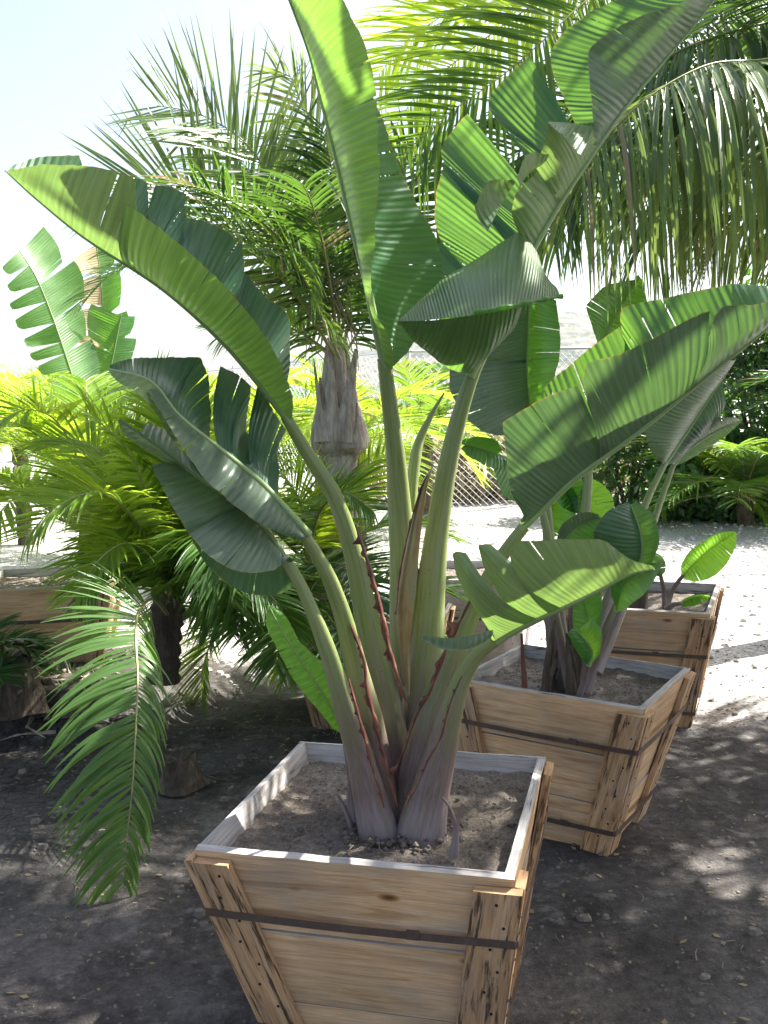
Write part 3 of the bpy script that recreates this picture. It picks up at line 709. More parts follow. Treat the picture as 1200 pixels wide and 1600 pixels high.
# basal sprouts and old sheaths
mb = MB(); mb.tube(spline(PP([(690, 1245, 2.2), (703, 1262, 2.2), (711, 1290, 2.2), (706, 1340, 2.2)]), 20), [px2m(6+12*i/19, 2.2) for i in range(20)], 10, flat=.6)
mb.tube(spline(PP([(724, 1256, 2.19), (716, 1280, 2.19), (713, 1340, 2.19)]), 16), [px2m(3+6*i/15, 2.2) for i in range(16)], 8, flat=.5)
mb.build('basal_sprout', S_SHE, P1)
mb = MB(); mb.tube(spline(PP([(561, 1160, 2.40), (552, 1195, 2.40), (550, 1240, 2.41), (558, 1320, 2.42)]), 16), [px2m(3+19*min(1, i/9), 2.4) for i in range(16)], 10, flat=.6)
mb.tube(spline(PP([(526, 1240, 2.42), (540, 1266, 2.41), (556, 1310, 2.40)]), 14), [px2m(4+16*i/13, 2.3) for i in range(14)], 10, flat=.6); mb.build('basal_sprout', S_SHE, P1)
# ---------------------------------------------------------------- second and third nursery plants
Y2 = 3.75
P2 = thing('bird_of_paradise_plant', 'smaller bird of paradise clump with a brown fibrous base, in the middle planter box', 'plant', PZ(885, 1080, .52))
def q2(Y, *w_): return [px2m(x, Y) for x in w_]
DKL = L_BLUE
leaf(P2, [(829, 430, 3.8), (826, 500, 3.8), (824, 580, 3.8), (830, 650, 3.8), (838, 700, 3.8)], [
    (0, .5, [(820, 440, 3.78), (770, 470, 3.7), (726, 505, 3.66), (706, 545, 3.64), (704, 566, 3.66), (770, 572, 3.74)], 'under', .08, DKL),
    (.48, .98, [(702, 572, 3.66), (703, 610, 3.64), (722, 650, 3.64), (760, 676, 3.66), (800, 682, 3.72), (830, 690, 3.78)], 'under', .08, DKL),
    (.05, .95, [(870, 470, 3.72), (878, 540, 3.66), (868, 600, 3.66), (850, 650, 3.72)], 'top', .2, L_BACK)],
    pet=[(836, 690, 3.8), (850, 760, 3.78), (858, 850, 3.74), (862, 950, 3.7), (872, 1060, 3.66)], petr=q2(3.8, 10, 16, 20, 24, 30), mat_=DKL)
leaf(P2, [(716, 692, 3.6), (750, 700, 3.65), (790, 716, 3.7), (830, 745, 3.75)], [
    (0, .5, [(717, 690, 3.58), (745, 682, 3.56), (770, 684, 3.6), (785, 700, 3.66)], 'top', .1),
    (.1, .6, [(720, 700, 3.58), (735, 718, 3.56), (765, 730, 3.58), (795, 728, 3.64)], 'under', .1),
    (.55, 1, [(770, 735, 3.62), (780, 765, 3.62), (798, 782, 3.66), (822, 770, 3.72)], 'under', .1)],
    pet=[(828, 742, 3.75), (848, 800, 3.74), (862, 880, 3.72), (876, 980, 3.68), (882, 1060, 3.64)], petr=q2(3.8, 8, 12, 16, 20, 26), mat_=L_BACK)
leaf(P2, [(998, 430, 4.0), (975, 470, 4.0), (952, 510, 4.0), (935, 560, 3.98), (925, 610, 3.96)], [
    (0, .75, [(992, 436, 3.95), (945, 446, 3.9), (916, 478, 3.88), (926, 512, 3.92), (934, 545, 3.96)], 'under', .08),
    (0, .8, [(1005, 440, 4.0), (1010, 480, 4.0), (985, 530, 4.0), (950, 570, 3.98)], 'top', .08)],
    pet=[(926, 605, 3.96), (922, 690, 3.92), (916, 790, 3.86), (905, 900, 3.8), (893, 1040, 3.7)], petr=q2(3.9, 10, 13, 18, 22, 28), mat_=L_BACK)
leaf(P2, [(1150, 560, 4.1), (1110, 620, 4.1), (1070, 680, 4.1), (1038, 728, 4.08)], [
    (0, 1, [(1140, 562, 4.0), (1090, 590, 3.92), (1030, 630, 3.9), (1006, 660, 3.92), (1012, 695, 3.96), (1034, 724, 4.05)], 'under', .12, DKL),
    (.2, 1, [(1130, 640, 4.2), (1100, 680, 4.2), (1060, 715, 4.15)], 'top', .1)],
    pet=[(1040, 722, 4.08), (1014, 775, 4.0), (985, 850, 3.9), (950, 940, 3.82), (912, 1050, 3.7)], petr=q2(3.9, 9, 12, 16, 20, 26), mat_=DKL)
leaf(P2, [(1160, 655, 4.3), (1110, 680, 4.25), (1070, 708, 4.2), (1052, 728, 4.18)], [
    (0, 1, [(1150, 650, 4.2), (1100, 655, 4.15), (1068, 690, 4.12), (1050, 722, 4.14)], 'under', .1, L_BLUE),
    (.0, 1, [(1155, 662, 4.3), (1115, 695, 4.26), (1080, 716, 4.22)], 'top', .1, L_PALE)],
    pet=[(1052, 728, 4.18), (1030, 790, 4.1), (1000, 880, 3.95), (930, 1050, 3.72)], petr=q2(3.9, 8, 12, 16, 24), mat_=DKL)
leaf(P2, [(985, 788, 3.45), (1000, 830, 3.45), (1002, 870, 3.48), (985, 900, 3.52)], [
    (0, 1, [(980, 785, 3.42), (945, 800, 3.38), (925, 830, 3.38), (930, 860, 3.42), (960, 890, 3.48)], 'top', .12, L_BLUE),
    (0, 1, [(992, 785, 3.46), (1020, 803, 3.44), (1030, 840, 3.44), (1022, 872, 3.46), (1000, 895, 3.5)], 'top', .12, L_MAIN)],
    pet=[(986, 896, 3.52), (965, 940, 3.52), (940, 1000, 3.54), (915, 1075, 3.56)], petr=q2(3.6, 8, 11, 15, 22), mat_=L_BLUE, label='rounded dark leaf of the middle clump')
leaf(P2, [(940, 808, 3.6), (905, 822, 3.58), (880, 845, 3.58), (868, 880, 3.6)], [
    (0, 1, [(935, 806, 3.55), (905, 803, 3.52), (880, 818, 3.52), (868, 850, 3.54)], 'under', .12, L_BLUE),
    (0, 1, [(942, 812, 3.6), (930, 840, 3.58), (905, 855, 3.56), (880, 872, 3.58)], 'top', .12)],
    pet=[(868, 878, 3.6), (866, 940, 3.6), (878, 1010, 3.6), (892, 1075, 3.58)], petr=q2(3.6, 8, 12, 16, 20), mat_=L_BACK)
leaf(P2, [(1035, 880, 3.4), (1005, 895, 3.4), (975, 915, 3.42), (962, 955, 3.45)], [
    (0, 1, [(1030, 876, 3.36), (995, 884, 3.34), (962, 900, 3.36), (955, 930, 3.4)], 'top', .1, L_BACK),
    (0, 1, [(1032, 888, 3.4), (1010, 925, 3.36), (985, 945, 3.38), (968, 955, 3.42)], 'under', .14, L_BACK)],
    pet=[(962, 952, 3.45), (948, 985, 3.46), (930, 1030, 3.5), (912, 1080, 3.54)], petr=q2(3.5, 6, 9, 12, 16), mat_=L_BACK, petm=S_PET)
leaf(P2, [(905, 905, 3.5), (915, 945, 3.5), (925, 990, 3.5), (918, 1030, 3.5)], [
    (0, 1, [(900, 905, 3.48), (893, 945, 3.46), (897, 985, 3.46), (910, 1010, 3.48)], 'top', .12, L_LIT),
    (0, 1, [(912, 905, 3.5), (938, 925, 3.48), (940, 965, 3.48), (930, 1000, 3.5)], 'top', .12, L_BACK)],
    pet=[(918, 1025, 3.5), (912, 1050, 3.52), (905, 1085, 3.54)], petr=q2(3.5, 8, 11, 14), mat_=L_BACK, petm=S_PET)
leaf(P2, [(900, 985, 3.36), (915, 1000, 3.36), (925, 1020, 3.38), (920, 1040, 3.4)], [
    (0, 1, [(892, 983, 3.34), (885, 990, 3.32), (900, 1015, 3.34), (912, 1034, 3.38)], 'top', .15, L_BACK),
    (0, 1, [(905, 984, 3.36), (925, 965, 3.34), (940, 985, 3.34), (938, 1018, 3.36), (925, 1038, 3.4)], 'top', .15, L_LIT)],
    pet=[(920, 1036, 3.4), (914, 1060, 3.45), (905, 1088, 3.5)], petr=q2(3.5, 6, 9, 12), mat_=L_BACK, petm=S_PET)
def mini_leaf(root, tip, base, wl, wr, Y, m=None, show='top', pet=None, **k):
    """small leaf from tip to base; wl, wr = half-widths in image px either side"""
    t = Vector((tip[0], tip[1])); b = Vector((base[0], base[1])); d = (b-t); n = Vector((-d.y, d.x)).normalized()
    mid = [(t.x+d.x*f+n.x*6*math.sin(f*3), t.y+d.y*f+n.y*6*math.sin(f*3), Y+.03*math.sin(f*3)) for f in (0, .33, .66, 1)]
    prof = [(0, .05), (.12, .5), (.3, .85), (.5, 1), (.7, .95), (.88, .65), (1, .1)]
    e = lambda w_, s: [(t.x+d.x*f+n.x*w_*p*s, t.y+d.y*f+n.y*w_*p*s, Y-.12*p*abs(w_)/60) for f, p in prof]
    return leaf(root, mid, [(0, 1, e(wl, 1), show, .1), (0, 1, e(wr, -1), show, .1)], mat_=m or L_BACK, pet=pet, petr=q2(Y, 6, 8, 12), petm=S_PET, midr=(.001, .004), **k)
mini_leaf(P2, (865, 700), (905, 800), 30, 24, 4.0, pet=[(905, 795, 4.0), (900, 900, 3.9), (890, 1050, 3.7)])
mini_leaf(P2, (920, 745), (935, 830), 26, 30, 4.0, L_LIT, pet=[(935, 825, 4.0), (920, 920, 3.9), (895, 1050, 3.7)])
mini_leaf(P2, (880, 730), (860, 840), 24, 34, 4.05, pet=[(860, 835, 4.0), (868, 920, 3.9), (880, 1050, 3.7)])
# brown fibrous base, dead stub
mb = MB()
for k in range(26):
    a = rnd.uniform(-1, 1); y = rnd.uniform(3.5, 3.72); x0 = 882+a*38
    h = rnd.uniform(40, 120); mb.tube(spline(PP([(x0, 1085, y), (x0-a*6, 1085-h*.5, y), (882+a*18, 1085-h, y+.02)]), 10), [px2m(14*(1-i/11)+2, 3.6) for i in range(10)], 6, flat=.5)
mb.build('fibrous_base', B_DARK, P2)
mb = MB(); mb.tube(spline(PP([(815, 990, 3.5), (817, 1030, 3.5), (820, 1078, 3.5)]), 10), [px2m(4+.7*i, 3.5) for i in range(10)], 7, flat=.6); mb.build('dead_stub', S_BRN, P2)
tag(bpy.data.objects['dead_stub'])
P3 = thing('bird_of_paradise_seedling', 'young plant with one bright upright leaf, in the farthest right planter box', 'plant', PZ(1045, 950, .53))
mini_leaf(P3, (1150, 832), (1066, 902), 24, 30, 4.9, L_LIT, pet=[(1068, 898, 4.9), (1052, 920, 4.92), (1040, 950, 4.95)])
mini_leaf(P3, (1110, 932), (1062, 945), 9, 8, 4.8, L_LIT, pet=[(1066, 943, 4.8), (1052, 945, 4.85), (1042, 952, 4.9)])
mini_leaf(P3, (1020, 862), (1032, 900), 16, 14, 4.9, L_BLUE, pet=[(1032, 898, 4.9), (1038, 925, 4.92), (1040, 950, 4.95)])
mb = MB(); mb.tube(spline(PP([(1000, 880, 4.9), (997, 930, 4.9), (994, 962, 4.9)]), 10), [px2m(26+i, 4.9) for i in range(10)], 10, flat=.7)
PK = mb.build('palm_stump', B_DARK, None); tag(PK, 'short brown cut stem standing in the farthest right planter box', 'stump')

# left background bird of paradise
YL = 7.0
P4 = thing('bird_of_paradise_plant', 'tattered bird of paradise in the sun at far left, behind the yellow palms', 'plant', PZ(140, 905, .1))
def fingers(mid, side, n, wpx, Y, seed, droop=.35, gap=.12, t0=0.02, t1=.97, show='under', m=None):
    """torn blade half: n separate fingers; returns parts for leaf()"""
    rr = random.Random(seed); mp = spline([Vector((x[0], x[1], 0)) for x in mid], 101); out = []
    cuts = [t0+(t1-t0)*(k+(rr.uniform(-.32, .32) if 0 < k < n else 0))/n for k in range(n+1)]
    for k in range(n):
        a, b = cuts[k], cuts[k+1]; g = (b-a)*gap
        c = .5*(a+b); w_ = wpx*math.sin(math.pi*(.08+.88*c)**.75)**.6*rr.uniform(.8, 1.1)
        def off(t, f):
            i = int(t*100); T = (mp[min(i+1, 100)]-mp[max(i-1, 0)]).normalized(); S = Vector((-T.y, T.x, 0))*side
            p = mp[i]+S*w_*f*.95-T*w_*f*droop*rr.uniform(.9, 1.1); return (p.x, p.y, Y+(-.25 if side > 0 else .2)*f*wpx/120)
        e = [off(min(1, a+g), .96), off(a+(b-a)*.3, 1.0), off(a+(b-a)*.6, .98), off(b-g, .86)]
        out.append((a, b, e, show, .06*rr.choice((-1, 1))) + ((m,) if m else ()))
    return out
m1 = [(28, 388, 7), (55, 430, 7), (80, 490, 7), (104, 560, 7), (124, 625, 7), (130, 655, 7)]
leaf(P4, m1, fingers(m1, 1, 9, 58, 7, 3, -.05, .2, m=L_BACK)+fingers(m1, -1, 5, 66, 7.1, 5, .2, .04, m=L_BACK), pet=[(130, 650, 7), (138, 720, 7), (146, 820, 7), (150, 905, 7)], petr=q2(7, 10, 14, 20, 24), mat_=L_BACK)
m2 = [(190, 490, 7.3), (180, 540, 7.3), (168, 600, 7.3), (158, 660, 7.3), (152, 700, 7.3)]
leaf(P4, m2, fingers(m2, 1, 3, 60, 7.3, 7, .3, .1)+fingers(m2, -1, 5, 34, 7.4, 8, .3, .1, show='top'), pet=[(152, 695, 7.3), (152, 780, 7.2), (152, 905, 7.1)], petr=q2(7, 10, 14, 20), mat_=L_BACK)
m3 = [(150, 380, 7.5), (158, 440, 7.5), (160, 520, 7.5), (150, 600, 7.4), (146, 650, 7.3)]
leaf(P4, m3, fingers(m3, 1, 6, 52, 7.4, 12, -.1, .2, m=F_DRY)+fingers(m3, -1, 5, 40, 7.5, 13, .3, .1), pet=[(146, 645, 7.3), (148, 760, 7.2), (150, 905, 7.1)], petr=q2(7, 10, 14, 20), mat_=L_BACK)
m4 = [(200, 600, 7.1), (180, 625, 7.1), (162, 660, 7.1), (156, 700, 7.1)]
leaf(P4, m4, fingers(m4, 1, 2, 22, 7.1, 15, .2, .05)+fingers(m4, -1, 3, 36, 7.1, 16, .2, .05), pet=[(156, 695, 7.1), (154, 800, 7.1), (152, 905, 7.1)], petr=q2(7, 8, 12, 20), mat_=L_BLUE)

# ---------------------------------------------------------------- feather palms
def frond_mb(mb, pts, n, L, wid, droop=.35, ang=58, N=None, sides=(1, -1), prof=None, vee=.25, rr=None, r0=.012, t0=.12, dry=.0, nseg=5, rm=1, m=0, uvo=None, curl=0, kink=.0):
    """rachis through pts (base->tip) with pinnate leaflets"""
    rr = rr or rnd
    k = 60; p = spline(pts, k); 
    mb.tube(p, [r0*(1-.85*(i/(k-1))) for i in range(k)], 6, rm, flat=.7)
    for s in sides:
        for i in range(n):
            f = t0+(1-t0)*(i+rr.uniform(-.25, .25))/n; f = min(.995, max(0, f))
            x = f*(k-1); j = min(int(x), k-2); o = p[j].lerp(p[j+1], x-j)
            T = (p[min(j+2, k-1)]-p[max(j-1, 0)]).normalized()
            NN = Vector(N) if N is not None else Vector((0, 0, 1))
            NN = NN-T*NN.dot(T)
            if NN.length < .05: NN = T.orthogonal()
            NN.normalize(); S = T.cross(NN)*s
            g = (f-t0)/(1-t0)
            ll = L*(prof(g) if prof else (.35+.65*math.sin(math.pi*min(1, (g*.85+.12)))**.7))*rr.uniform(.88, 1.08)
            if rr.random() < .035: continue
            a = R(ang*(1.15-.55*g)+rr.uniform(-8, 8))
            d = (T*math.cos(a)+S*math.sin(a)+NN*(vee+rr.uniform(-.08, .08))).normalized()
            W0 = wid*(.6+.6*math.sin(math.pi*min(1, .15+g*.8)))*rr.uniform(.85, 1.1)
            seg = ll/nseg; q = o.copy(); dr = droop*rr.uniform(.6, 1.4); b = len(mb.v)
            u0 = uvo if uvo is not None else rr.random()*20
            kk = rr.random() < kink; kp = rr.randint(1, nseg-1)
            wv = d.cross(NN).normalized()
            if wv.length < .1: wv = T.copy()
            tw = rr.uniform(-.5, .5)
            wv = (wv*math.cos(tw)+NN*math.sin(tw)).normalized()
            for c in range(nseg+1):
                h = c/nseg; ww = W0*.5*(min(1, .35+h*3) * (1-h**2.2))+.0006
                bn = d.cross(wv).normalized()
                mb.v.append(tuple(q-wv*ww)); mb.v.append(tuple(q+bn*(ww*.35))); mb.v.append(tuple(q+wv*ww))
                q = q+d*seg
                d = (d+Vector((0, 0, -dr/nseg*(1.4 if c > 1 else .8)))+T*(curl/nseg)).normalized()
                if kk and c == kp: d = (d+Vector((rr.uniform(-.3, .3), rr.uniform(-.3, .3), -1.2))).normalized()
                wv = (wv-d*wv.dot(d)).normalized()
            mi = m
            if dry and rr.random() < dry: mi = 2
            for c in range(nseg):
                h0, h1 = c/nseg, (c+1)/nseg
                for e in (0, 1):
                    a0 = b+c*3+e
                    mb.f.append([a0, a0+1, a0+4, a0+3]); mb.m.append(mi)
                    va, vb = e*.45, (e+1)*.45
                    mb.uv.extend([(u0+va*.03, h0*.9), (u0+vb*.03, h0*.9), (u0+vb*.03, h1*.9), (u0+va*.03, h1*.9)])
def frond(root, pts, n, L, wid=.022, mats=None, name='frond', **k):
    mb = MB(); frond_mb(mb, pts, n, L, wid, **k)
    return mb.build(name, list(mats or (F_GRN, S_YEL, F_DRY)), root)
def arc(c, az, L, el0, sag, n=7):
    """rachis polyline starting at c: elevation falls from el0 by sag degrees over its length"""
    p = Vector(c); out = [p.copy()]; 
    for i in range(n):
        el = R(el0-sag*(i+.5)/n); p = p+Vector((math.cos(az)*math.cos(el), math.sin(az)*math.cos(el), math.sin(el)))*(L/n); out.append(p.copy())
    return out
TG = lambda *m_: m_

# -- thick trunked palm in the centre
YC = 5.2
PC = thing('feather_palm', 'feather palm with swollen grey trunk base, behind the centre of the big plant', 'palm', P(505, 1000, YC))
prof = [(985, 34), (930, 34), (860, 35), (800, 36), (760, 38), (725, 36), (712, 33), (700, 44), (685, 46), (660, 42), (635, 35), (610, 29), (585, 24), (555, 20), (520, 14)]
mb = MB(); rows = []; ringsN = 48
cxs = lambda y: 527+(.02*(y-560))*1.0 - (max(0, y-740)*.13)
pr2 = []
for (y0, r0_), (y1, r1_) in zip(prof, prof[1:]):
    for k in range(5): pr2.append((y0+(y1-y0)*k/5, r0_+(r1_-r0_)*k/5))
for (y, r) in pr2:
    c = P(cxs(y), y, YC); rad = r*YC/FPX
    row = []
    for a in range(ringsN+1):
        th = 2*math.pi*(a % ringsN)/ringsN
        d = .10*noise.noise(Vector((math.cos(th)*1.6, math.sin(th)*1.6, c.z*3.5)))+.05*noise.noise(Vector((math.cos(th)*5, math.sin(th)*5, c.z*5)))
        if y < 705: d += -.20*max(0, math.cos(th*4+.5+c.z*1.2)-.72)/.28*min(1, (705-y)/40)
        if y > 712: d += .05*math.sin(c.z*52)
        row.append(c+Vector((math.cos(th), math.sin(th), 0))*rad*(1+d))
    rows.append(row)
mb.grid(rows, lambda a, c: (0, 0), 0)
mb.build('trunk', B_GREY, PC)
for (xa, ya, xb, yb, w0, w1) in ((505, 690, 500, 590, 30, 3), (536, 690, 556, 545, 36, 5), (520, 680, 514, 540, 30, 6), (555, 700, 558, 630, 24, 3), (500, 640, 490, 560, 9, 2)):
    mb = MB(); pp = spline(PP([(xa, ya, YC-.13), ((xa+xb)/2, (ya+yb)/2, YC-.12), (xb, yb, YC-.07)]), 16)
    mb.tube(pp, [px2m(w0+(w1-w0)*i/15, YC) for i in range(16)], 10, flat=.45); mb.build('leaf_base', B_GREY, PC)
crown = P(528, 545, YC)
KC = dict(mats=TG(F_GRN, S_YEL, F_DRY), dry=.03, kink=.06)
KD = dict(mats=TG(F_DRK, S_YEL, F_DRY), dry=.05, kink=.08)
KB = dict(mats=TG(F_BLU, S_YEL, F_DRY), dry=.02, kink=.05)
frond(PC, PP([(528, 560, 5.2), (480, 490, 5.1), (420, 410, 5.0), (350, 335, 4.9), (285, 290, 4.85), (235, 286, 4.85), (180, 300, 4.85)]), 62, .66, .017, N=(.3, -.8, .6), droop=.05, ang=62, t0=.25, **KB)
frond(PC, PP([(530, 560, 5.2), (500, 440, 5.15), (450, 320, 5.1), (380, 220, 5.05), (310, 178, 5.0), (245, 165, 5.0)]), 60, .62, .015, N=(.4, -.9, .4), droop=.02, ang=70, t0=.25, **KB)
frond(PC, PP([(530, 560, 5.25), (515, 420, 5.4), (505, 290, 5.5), (480, 190, 5.6), (455, 120, 5.6), (430, 110, 5.5)]), 56, .46, .016, N=(-.7, -.6, .3), droop=.45, ang=58, t0=.25, **KB)
frond(PC, PP([(532, 560, 5.2), (528, 460, 5.1), (524, 350, 5.0), (516, 250, 4.95), (500, 190, 4.9)]), 54, .42, .017, N=(.3, -1, .2), droop=.7, ang=70, **KD)
frond(PC, PP([(525, 560, 5.15), (470, 470, 4.9), (400, 400, 4.7), (330, 370, 4.6), (262, 372, 4.5), (205, 400, 4.45)]), 60, .45, .017, N=(.1, -.5, .9), droop=.5, ang=60, **KC)
frond(PC, PP([(520, 560, 5.3), (450, 500, 5.6), (370, 440, 5.9), (280, 410, 6.1), (190, 420, 6.2), (130, 470, 6.2)]), 60, .50, .016, N=(.1, -.4, .9), droop=.5, ang=60, **KD)
frond(PC, PP([(530, 550, 5.3), (480, 420, 5.5), (430, 320, 5.7), (370, 250, 5.8), (300, 240, 5.9)]), 60, .5, .016, N=(-.2, -.6, .6), droop=.4, ang=62, **KC)
frond(PC, PP([(535, 550, 5.2), (560, 440, 5.3), (600, 330, 5.5), (640, 250, 5.6), (690, 230, 5.7)]), 56, .45, .016, N=(.3, -.6, .6), droop=.5, ang=62, **KD)
frond(PC, PP([(530, 560, 5.0), (505, 500, 4.8), (478, 440, 4.65), (450, 400, 4.5), (430, 400, 4.4)]), 44, .40, .017, N=(.1, -.6, .7), droop=.7, ang=62, **KC)
frond(PC, PP([(535, 560, 5.2), (575, 500, 5.2), (640, 460, 5.3), (700, 470, 5.4)]), 44, .42, .016, N=(.1, -.6, .7), droop=.7, ang=62, **KD)
frond(PC, PP([(526, 560, 5.2), (470, 520, 5.2), (410, 500, 5.2), (350, 520, 5.2)]), 44, .34, .016, N=(.1, -.6, .7), droop=.6, ang=62, **KC)
rr_ = random.Random(5)
for k in range(4):      # leafy heart of the crown
    az = rr_.uniform(0, 6.28); frond(PC, arc(crown, az, rr_.uniform(1.0, 1.4), rr_.uniform(55, 80), rr_.uniform(40, 80)), 40, .42, .016, droop=.5, t0=.25, **KD)
# dead hanging strands of the crown
mb = MB()
for k in range(26):
    x = rr_.uniform(470, 560); y = rr_.uniform(250, 520); p0 = P(x, y, rr_.uniform(4.9, 5.2)); l = rr_.uniform(.12, .35)
    pts = [p0, p0+Vector((rr_.uniform(-.08, .08), 0, -l*.4)), p0+Vector((rr_.uniform(-.14, .14), -.03, -l))]
    mb.tube(spline(pts, 8), [.0045*(1-i/9)+.001 for i in range(8)], 5)
mb.build('dry_strands', F_DRY, PC)

def bushy_palm(label, base, crown_z, n, L, leaf_L, mats, seed, el=(20, 85), sag=(60, 110), trunk_r=.09, wid=.02, azr=(0, 6.283), n_l=50, droop=.4, group=None, name='feather_palm', trunkmat=None, dens=1):
    r_ = random.Random(seed); root = thing(name, label, 'palm', base, group)
    b = Vector(base); top = Vector((b.x, b.y, crown_z))
    mb = MB(); k = 26; pp = [b.lerp(top, i/(k-1))+Vector((.01*math.sin(i), .01*math.cos(i*1.3), 0)) for i in range(k)]
    pp[0] = b-Vector((0, 0, .05))
    mb.tube(pp, [trunk_r*(1.0+.14*math.sin(i*2.4)+.06*r_.random()) for i in range(k)], 14); mb.build('trunk', trunkmat or B_DARK, root)
    for i in range(n):
        az = azr[0]+(azr[1]-azr[0])*((i*.618+r_.uniform(-.04, .04)) % 1)
        ff = arc(top+Vector((0, 0, -.02)), az, L*r_.uniform(.75, 1.1), r_.uniform(*el), r_.uniform(*sag))
        frond(root, ff, n_l, leaf_L, wid, mats=mats, droop=droop, rr=r_, r0=.010, kink=.05, dry=.03)
    return root
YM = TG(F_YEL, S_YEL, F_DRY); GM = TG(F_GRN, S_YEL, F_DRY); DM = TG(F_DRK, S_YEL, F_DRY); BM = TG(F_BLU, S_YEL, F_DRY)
# palm in the far left box: sunlit yellow-green fronds
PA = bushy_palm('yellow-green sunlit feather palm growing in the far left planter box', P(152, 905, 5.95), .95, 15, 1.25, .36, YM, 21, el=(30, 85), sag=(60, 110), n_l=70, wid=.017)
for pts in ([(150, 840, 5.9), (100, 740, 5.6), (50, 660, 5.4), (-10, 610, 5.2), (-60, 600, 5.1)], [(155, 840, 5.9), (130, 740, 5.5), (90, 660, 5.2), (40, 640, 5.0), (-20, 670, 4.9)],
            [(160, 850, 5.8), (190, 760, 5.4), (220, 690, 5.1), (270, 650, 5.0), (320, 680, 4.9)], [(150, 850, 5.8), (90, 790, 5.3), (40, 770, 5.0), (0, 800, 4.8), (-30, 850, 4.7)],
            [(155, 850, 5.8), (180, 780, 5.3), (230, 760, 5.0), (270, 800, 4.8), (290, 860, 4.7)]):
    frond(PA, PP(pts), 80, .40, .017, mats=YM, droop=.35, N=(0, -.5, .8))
# palm left of the big plant with the long frond that hangs towards the camera
PB = thing('feather_palm', 'green feather palm left of the nearest planter, one long frond hanging to the ground', 'palm', P(262, 1040, 4.55))
mb = MB(); mb.tube(spline(PP([(255, 1065, 4.6), (258, 1000, 4.6), (262, 950, 4.6), (264, 920, 4.6)]), 20), [.075*(1+.12*math.sin(i*2.2)) for i in range(20)], 14); mb.build('trunk', B_DARK, PB)
hp = PP([(262, 960, 4.5), (240, 935, 4.2), (216, 958, 3.75), (212, 1000, 3.5), (215, 1060, 3.36), (212, 1140, 3.27), (207, 1230, 3.2), (198, 1310, 3.16), (192, 1385, 3.14)])
fl = frond(PB, hp, 90, .36, .020, mats=GM, sides=(-1,), N=(-.25, 1, -.15), droop=.42, ang=78, vee=-.05, t0=.3, r0=.010, nseg=8, curl=.25); fl['label'] = 'long frond hanging down in front, lit green'
mb = MB(); frond_mb(mb, hp, 80, .19, .017, sides=(1,), N=(-.75, .7, -.15), droop=1.5, ang=60, vee=-.35, t0=.3, r0=.009, nseg=8, rr=random.Random(4), curl=.2); mb.build('frond', list(GM), PB)
for pts in ([(225, 820, 4.7), (185, 740, 4.8), (130, 690, 4.9), (60, 690, 4.9)], [(290, 840, 4.8), (300, 740, 5.0), (290, 660, 5.1), (250, 600, 5.2)], [(250, 840, 4.6), (200, 780, 4.5), (160, 760, 4.4), (100, 780, 4.3)], [(310, 880, 4.7), (360, 820, 4.9), (400, 790, 5.0), (440, 800, 5.0)]  ):
    frond(PB, PP([(264, 930, 4.55)]+pts), 70, .36, .014, mats=YM, droop=.4, N=(0, -.5, .8))  # yellow fronds on a green palm: sunlight put into the colour
bb = [(264, 930, 4.55)]
for pts, mm in (([(250, 850, 4.5), (225, 760, 4.4), (190, 690, 4.3), (140, 650, 4.2)], YM), ([(270, 840, 4.5), (272, 740, 4.4), (262, 660, 4.35), (235, 600, 4.3)], YM), ([(300, 850, 4.4), (340, 790, 4.3), (372, 770, 4.2), (410, 800, 4.1)], YM),
                ([(240, 860, 4.4), (200, 800, 4.2), (150, 770, 4.0), (90, 790, 3.9), (40, 840, 3.8)], YM), ([(300, 900, 4.3), (345, 880, 4.1), (395, 900, 3.95), (440, 950, 3.9)], GM), ([(280, 850, 4.7), (310, 760, 4.9), (350, 700, 5.1), (400, 680, 5.2)], YM),
                ([(285, 880, 4.3), (310, 830, 4.1), (330, 850, 3.95), (345, 910, 3.85)], GM), ([(255, 860, 4.6), (240, 780, 4.8), (215, 720, 5.0), (180, 700, 5.1)], YM)):
    frond(PB, PP(bb+pts), 70, .33, .016, mats=mm, droop=.4, N=(0, -.5, .8))
for pts, mm in (([(255, 900, 4.5), (225, 860, 4.3), (190, 850, 4.1), (150, 880, 4.0), (120, 930, 3.95)], YM), ([(262, 900, 4.5), (280, 860, 4.4), (320, 850, 4.3), (350, 890, 4.2), (365, 950, 4.15)], GM), ([(255, 910, 4.6), (215, 880, 4.6), (170, 890, 4.6), (140, 940, 4.6)], GM), ([(262, 910, 4.6), (250, 850, 4.5), (225, 820, 4.4), (180, 830, 4.3), (150, 870, 4.2)], YM), ([(268, 910, 4.5), (300, 890, 4.4), (330, 910, 4.3), (345, 970, 4.25)], GM)):
    frond(PB, PP([(264, 950, 4.55)]+pts), 66, .32, .015, mats=mm, droop=.5, N=(0, -.5, .8))
# left edge palm low down
bushy_palm('low dark green palm at the left edge under the far left box', P(-60, 1100, 4.7), .30, 9, .55, .22, DM, 31, el=(20, 80), n_l=40, wid=.018)
